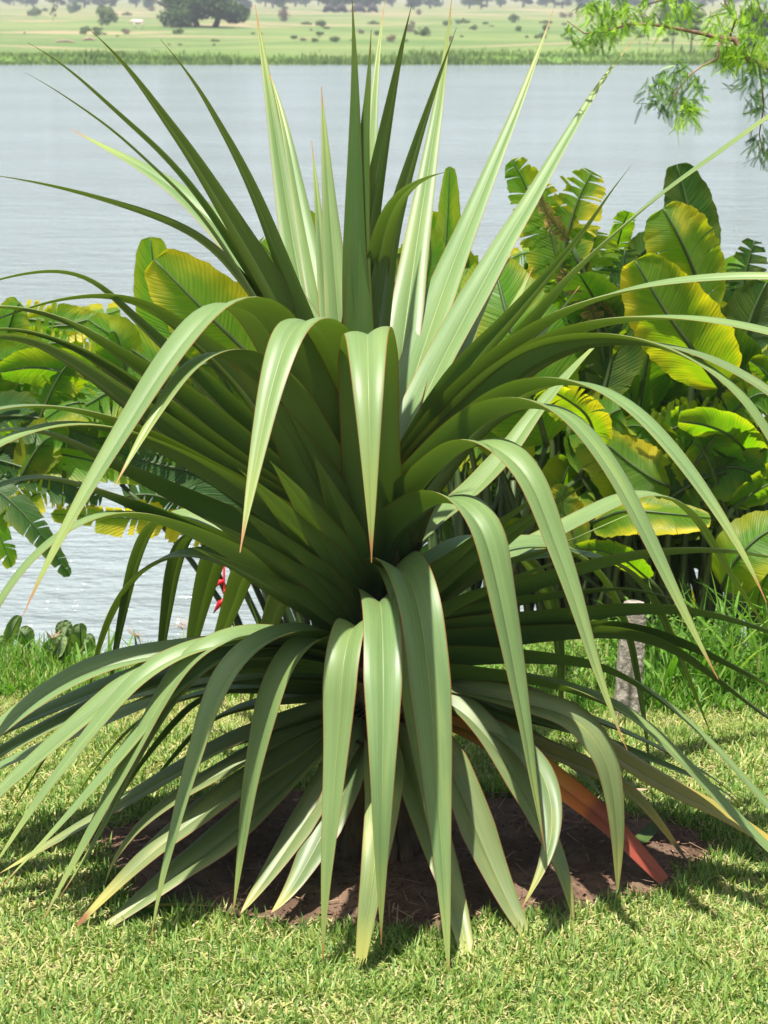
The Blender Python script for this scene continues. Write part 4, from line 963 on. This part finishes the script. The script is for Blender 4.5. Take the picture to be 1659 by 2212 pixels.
# bushes
bm_ = [crown_mesh('bush', M['bush'], 1., .55, .15, 10, 1500, .07, 80 + k, .7) for k in range(3)] + [crown_mesh('bush', M['drybush'], 1., .5, .12, 8, 900, .06, 90, .7)] + [crown_mesh('bush', M['crown'], 1., .55, .12, 9, 1300, .07, 95, .7)]
for o in bm_: col.objects.unlink(o)
def bush(px, py, wpx, k, label, group=None, hs=1.):
    p = fieldpt(px, py); s_ = wpx * p.y / FPX / 2 * 1.0
    o = bm_[k].copy(); col.objects.link(o); o.location = p; o.scale = (s_ * .95, s_ * .95, s_ * hs); o.rotation_euler.z = px * 1.7
    tag(o, label, 'bush', group); return o
bush(228, 55, 76, 0, 'round green bush on its own at the left of the far field', hs=1.25)
bush(613, 47, 44, 3, 'round grey brown bush between the two spreading trees', hs=1.6)
bush(905, 32, 24, 3, 'small pinkish dry bush right of the log pile tree', hs=1.2)
bush(1232, 38, 22, 3, 'small dry bush near the tip of the feathery branch', hs=1.3)
bush(72, 33, 36, 4, 'dark bush left of the slim young tree', hs=1.3); bush(160, 25, 34, 4, 'dark bush right of the slim young tree', hs=1.6)
rb = random.Random(25); nb = 0
bands = [(0, 330, 66, 82, 9), (0, 340, 24, 40, 7), (640, 1230, 48, 66, 17), (640, 1300, 66, 94, 26), (900, 1290, 38, 56, 10), (540, 700, 76, 92, 5), (1300, 1640, 60, 95, 14), (360, 560, 70, 110, 6)]
for x0, x1, y0, y1, n in bands:
    for i in range(n):
        k = rb.choice((0, 1, 2, 2, 0, 3)); nb += 1
        bush(rb.uniform(x0, x1), rb.uniform(y0, y1), rb.uniform(9, 34), k, {0: 'small green bush scattered over the far field', 1: 'small green bush scattered over the far field', 2: 'small green bush scattered over the far field', 3: 'small dry brown bush scattered over the far field', 4: 'small dark bush scattered over the far field'}[k], {3: 'small dry bushes in the far field', 4: 'small dark bushes in the far field'}.get(k, 'small green bushes in the far field'), rb.uniform(.5, 1.2))
# earth patches / logs / animals
def mound(px, py, wpx, label, mat='earth', hh=.07):
    p = fieldpt(px, py); w = wpx * p.y / FPX; m = MB(); rr_ = np.linspace(0, 1, 7)[:, None]; a_ = np.linspace(0, 2 * np.pi, 19)[None]; q = np.random.default_rng(int(px)).uniform(.75, 1.2, 18); q = np.r_[q, q[0]][None]
    P = np.stack([w / 2 * rr_ * q * np.cos(a_), w * .9 * rr_ * q * np.sin(a_), w * hh * (1 - rr_ ** 2) - .08 + 0 * a_], -1); m.grid(P, P[..., :2]); o = m.build('earth_mound', M[mat]); o.location = p
    tag(o, label, 'mound', 'pink earth mounds in the far field')
for px, py, w, lab in [(535, 91, 34, 'pale pink earth mound left of the tall light leaf'), (712, 94, 24, 'pink earth mound with green tufts, left of the upright leaf'), (745, 88, 24, 'pink earth mound right beside the upright leaf'), (912, 87, 26, 'pink earth mound near the crossing leaf tips'),
                       (1190, 84, 34, 'wide pink earth mound left of the bright leaf tip'), (1420, 84, 60, 'largest pink earth mound below the feathery branch'), (1115, 84, 20, 'small pink earth mound in the middle right'), (770, 95, 12, 'smallest pink earth mound by the leaf tips')]: mound(px, py, w, lab)
def log(px, py, wpx, lab, mat, rad=.14):
    p = fieldpt(px, py); w = wpx * p.y / FPX; m = MB(); rn = random.Random(int(px))
    m.tube([(-w / 2, 0, .02), (-w / 4, .1, rad * 1.2), (0, 0, rad * 1.6), (w / 4, .15, rad), (w / 2, 0, .02)], [rad * .4, rad, rad * 1.1, rad * .8, rad * .3], 8, rough=.15, rnd=rn)
    m.tube([(0, 0, rad), (w * .15, -.1, rad * 3.2)], [rad * .4, rad * .15], 5)
    o = m.build('fallen_log', M[mat]); o.location = p; tag(o, lab, 'log', 'logs lying in the far field')
log(140, 92, 46, 'long pale fallen log near the shore at left', 'log', .08); log(192, 88, 28, 'shorter grey fallen log right of the long pale one', 'log', .1)
for i, (px, w) in enumerate([(712, 26), (738, 22), (775, 30), (805, 20)]):
    log(px, 27, w, ['dark log under the spreading tree, leftmost', 'dark log beside the trunk of the spreading tree', 'long dark log lying right of the spreading trunk', 'dark log at the right end under the spreading tree'][i], 'darklog', .55)
def cow(px, py, wpx, mat, lab, lying=False, flip=1):
    p = fieldpt(px, py); L_ = wpx * p.y / FPX; m = MB(); s_ = L_ / 2.
    z = (.55 if lying else 1.05) * s_
    m.tube([(-.85 * s_, 0, z + .02 * s_), (-.75 * s_, 0, z + .05 * s_), (-.3 * s_, 0, z), (.2 * s_, 0, z), (.55 * s_, 0, z + .08 * s_), (.75 * s_, 0, z + .15 * s_), (.95 * s_, 0, z + .1 * s_), (1.08 * s_, 0, z - .1 * s_), (1.18 * s_, 0, z - .3 * s_)],
           [.1 * s_, .26 * s_, .33 * s_, .34 * s_, .32 * s_, .2 * s_, .14 * s_, .13 * s_, .07 * s_], 12)
    if not lying:
        for lx, ly in ((-.62, -.15), (-.62, .15), (.5, -.15), (.5, .15)):
            m.tube([(lx * s_, ly * s_, z - .1 * s_), ((lx - .05) * s_, ly * s_, z * .5), (lx * s_, ly * s_, 0)], [.15 * s_, .07 * s_, .05 * s_], 7)
    else:
        for lx in (-.4, .45): m.tube([(lx * s_, -.2 * s_, .3 * s_), ((lx + .2) * s_, -.45 * s_, .1 * s_), ((lx + .5) * s_, -.4 * s_, .05 * s_)], [.14 * s_, .07 * s_, .04 * s_], 7)
    for ey in (-1, 1): m.tube([(.98 * s_, ey * .08 * s_, z + .12 * s_), (.95 * s_, ey * .28 * s_, z + .14 * s_)], [.05 * s_, .02 * s_], 5); m.tube([(1.0 * s_, ey * .06 * s_, z + .15 * s_), (1.03 * s_, ey * .16 * s_, z + .34 * s_)], [.025 * s_, .01 * s_], 5)
    m.tube([(-.85 * s_, 0, z + .1 * s_), (-1.0 * s_, 0, z - .2 * s_), (-.98 * s_, 0, z - .55 * s_)], [.03 * s_, .02 * s_, .03 * s_], 5)
    o = m.build('cow', M[mat]); o.location = p; o.rotation_euler.z = 0 if flip > 0 else math.pi; tag(o, lab, 'cow', 'cattle in the far field')
cow(298, 63, 28, 'whitecow', 'pale cow grazing between the round bush and the large tree', flip=-1)
cow(372, 61, 10, 'darkcow', 'small dark calf lying left of the large tree', True); cow(391, 57, 15, 'darkcow', 'dark cow standing in the shade under the left of the large tree')
# reeds along the far shore
r = np.random.default_rng(66); n = 15000
x = r.uniform(-26, 26, n); y = 99.8 + r.gamma(2., 1.6, n); c = .5 * vnoise(x, y * 0, .35, 70) + .5 * vnoise(x, y, 1.3, 71); h_ = (.08 + .62 * c ** 1.3) * r.uniform(.5, 1.1, n) * np.where(x > -1.5, 1., .7)
blades('reeds', x, y, h_, r.uniform(.04, .10, n), r.uniform(.02, .5, n), np.clip(r.normal(.45, .25, n) + .3 * (y > 103), 0, 1), M['reed'], r, 3, lab='green reeds and rank grass along the far water edge', z=np.maximum(hgt(x, y), -1.22))
# ------------------------------------------------------------------ haze
bpy.ops.mesh.primitive_cube_add(size=1)
hz = bpy.context.object; hz.name = 'haze'; hz.scale = (3400, 2900, 26); hz.location = (0, 1200, 26 / 2 - 3.4)
hm = bpy.data.materials.new('haze'); hm.use_nodes = True; hm.node_tree.nodes.clear()
ho = hm.node_tree.nodes.new('ShaderNodeOutputMaterial'); hv = hm.node_tree.nodes.new('ShaderNodeVolumePrincipled')
hv.inputs['Color'].default_value = (.86, .92, 1, 1); hv.inputs['Density'].default_value = .0009; hv.inputs['Anisotropy'].default_value = .2
hm.node_tree.links.new(hv.outputs[0], ho.inputs['Volume']); hz.data.materials.append(hm)
tag(hz, 'thin pale haze over the lake and far field', 'haze', kind='stuff')
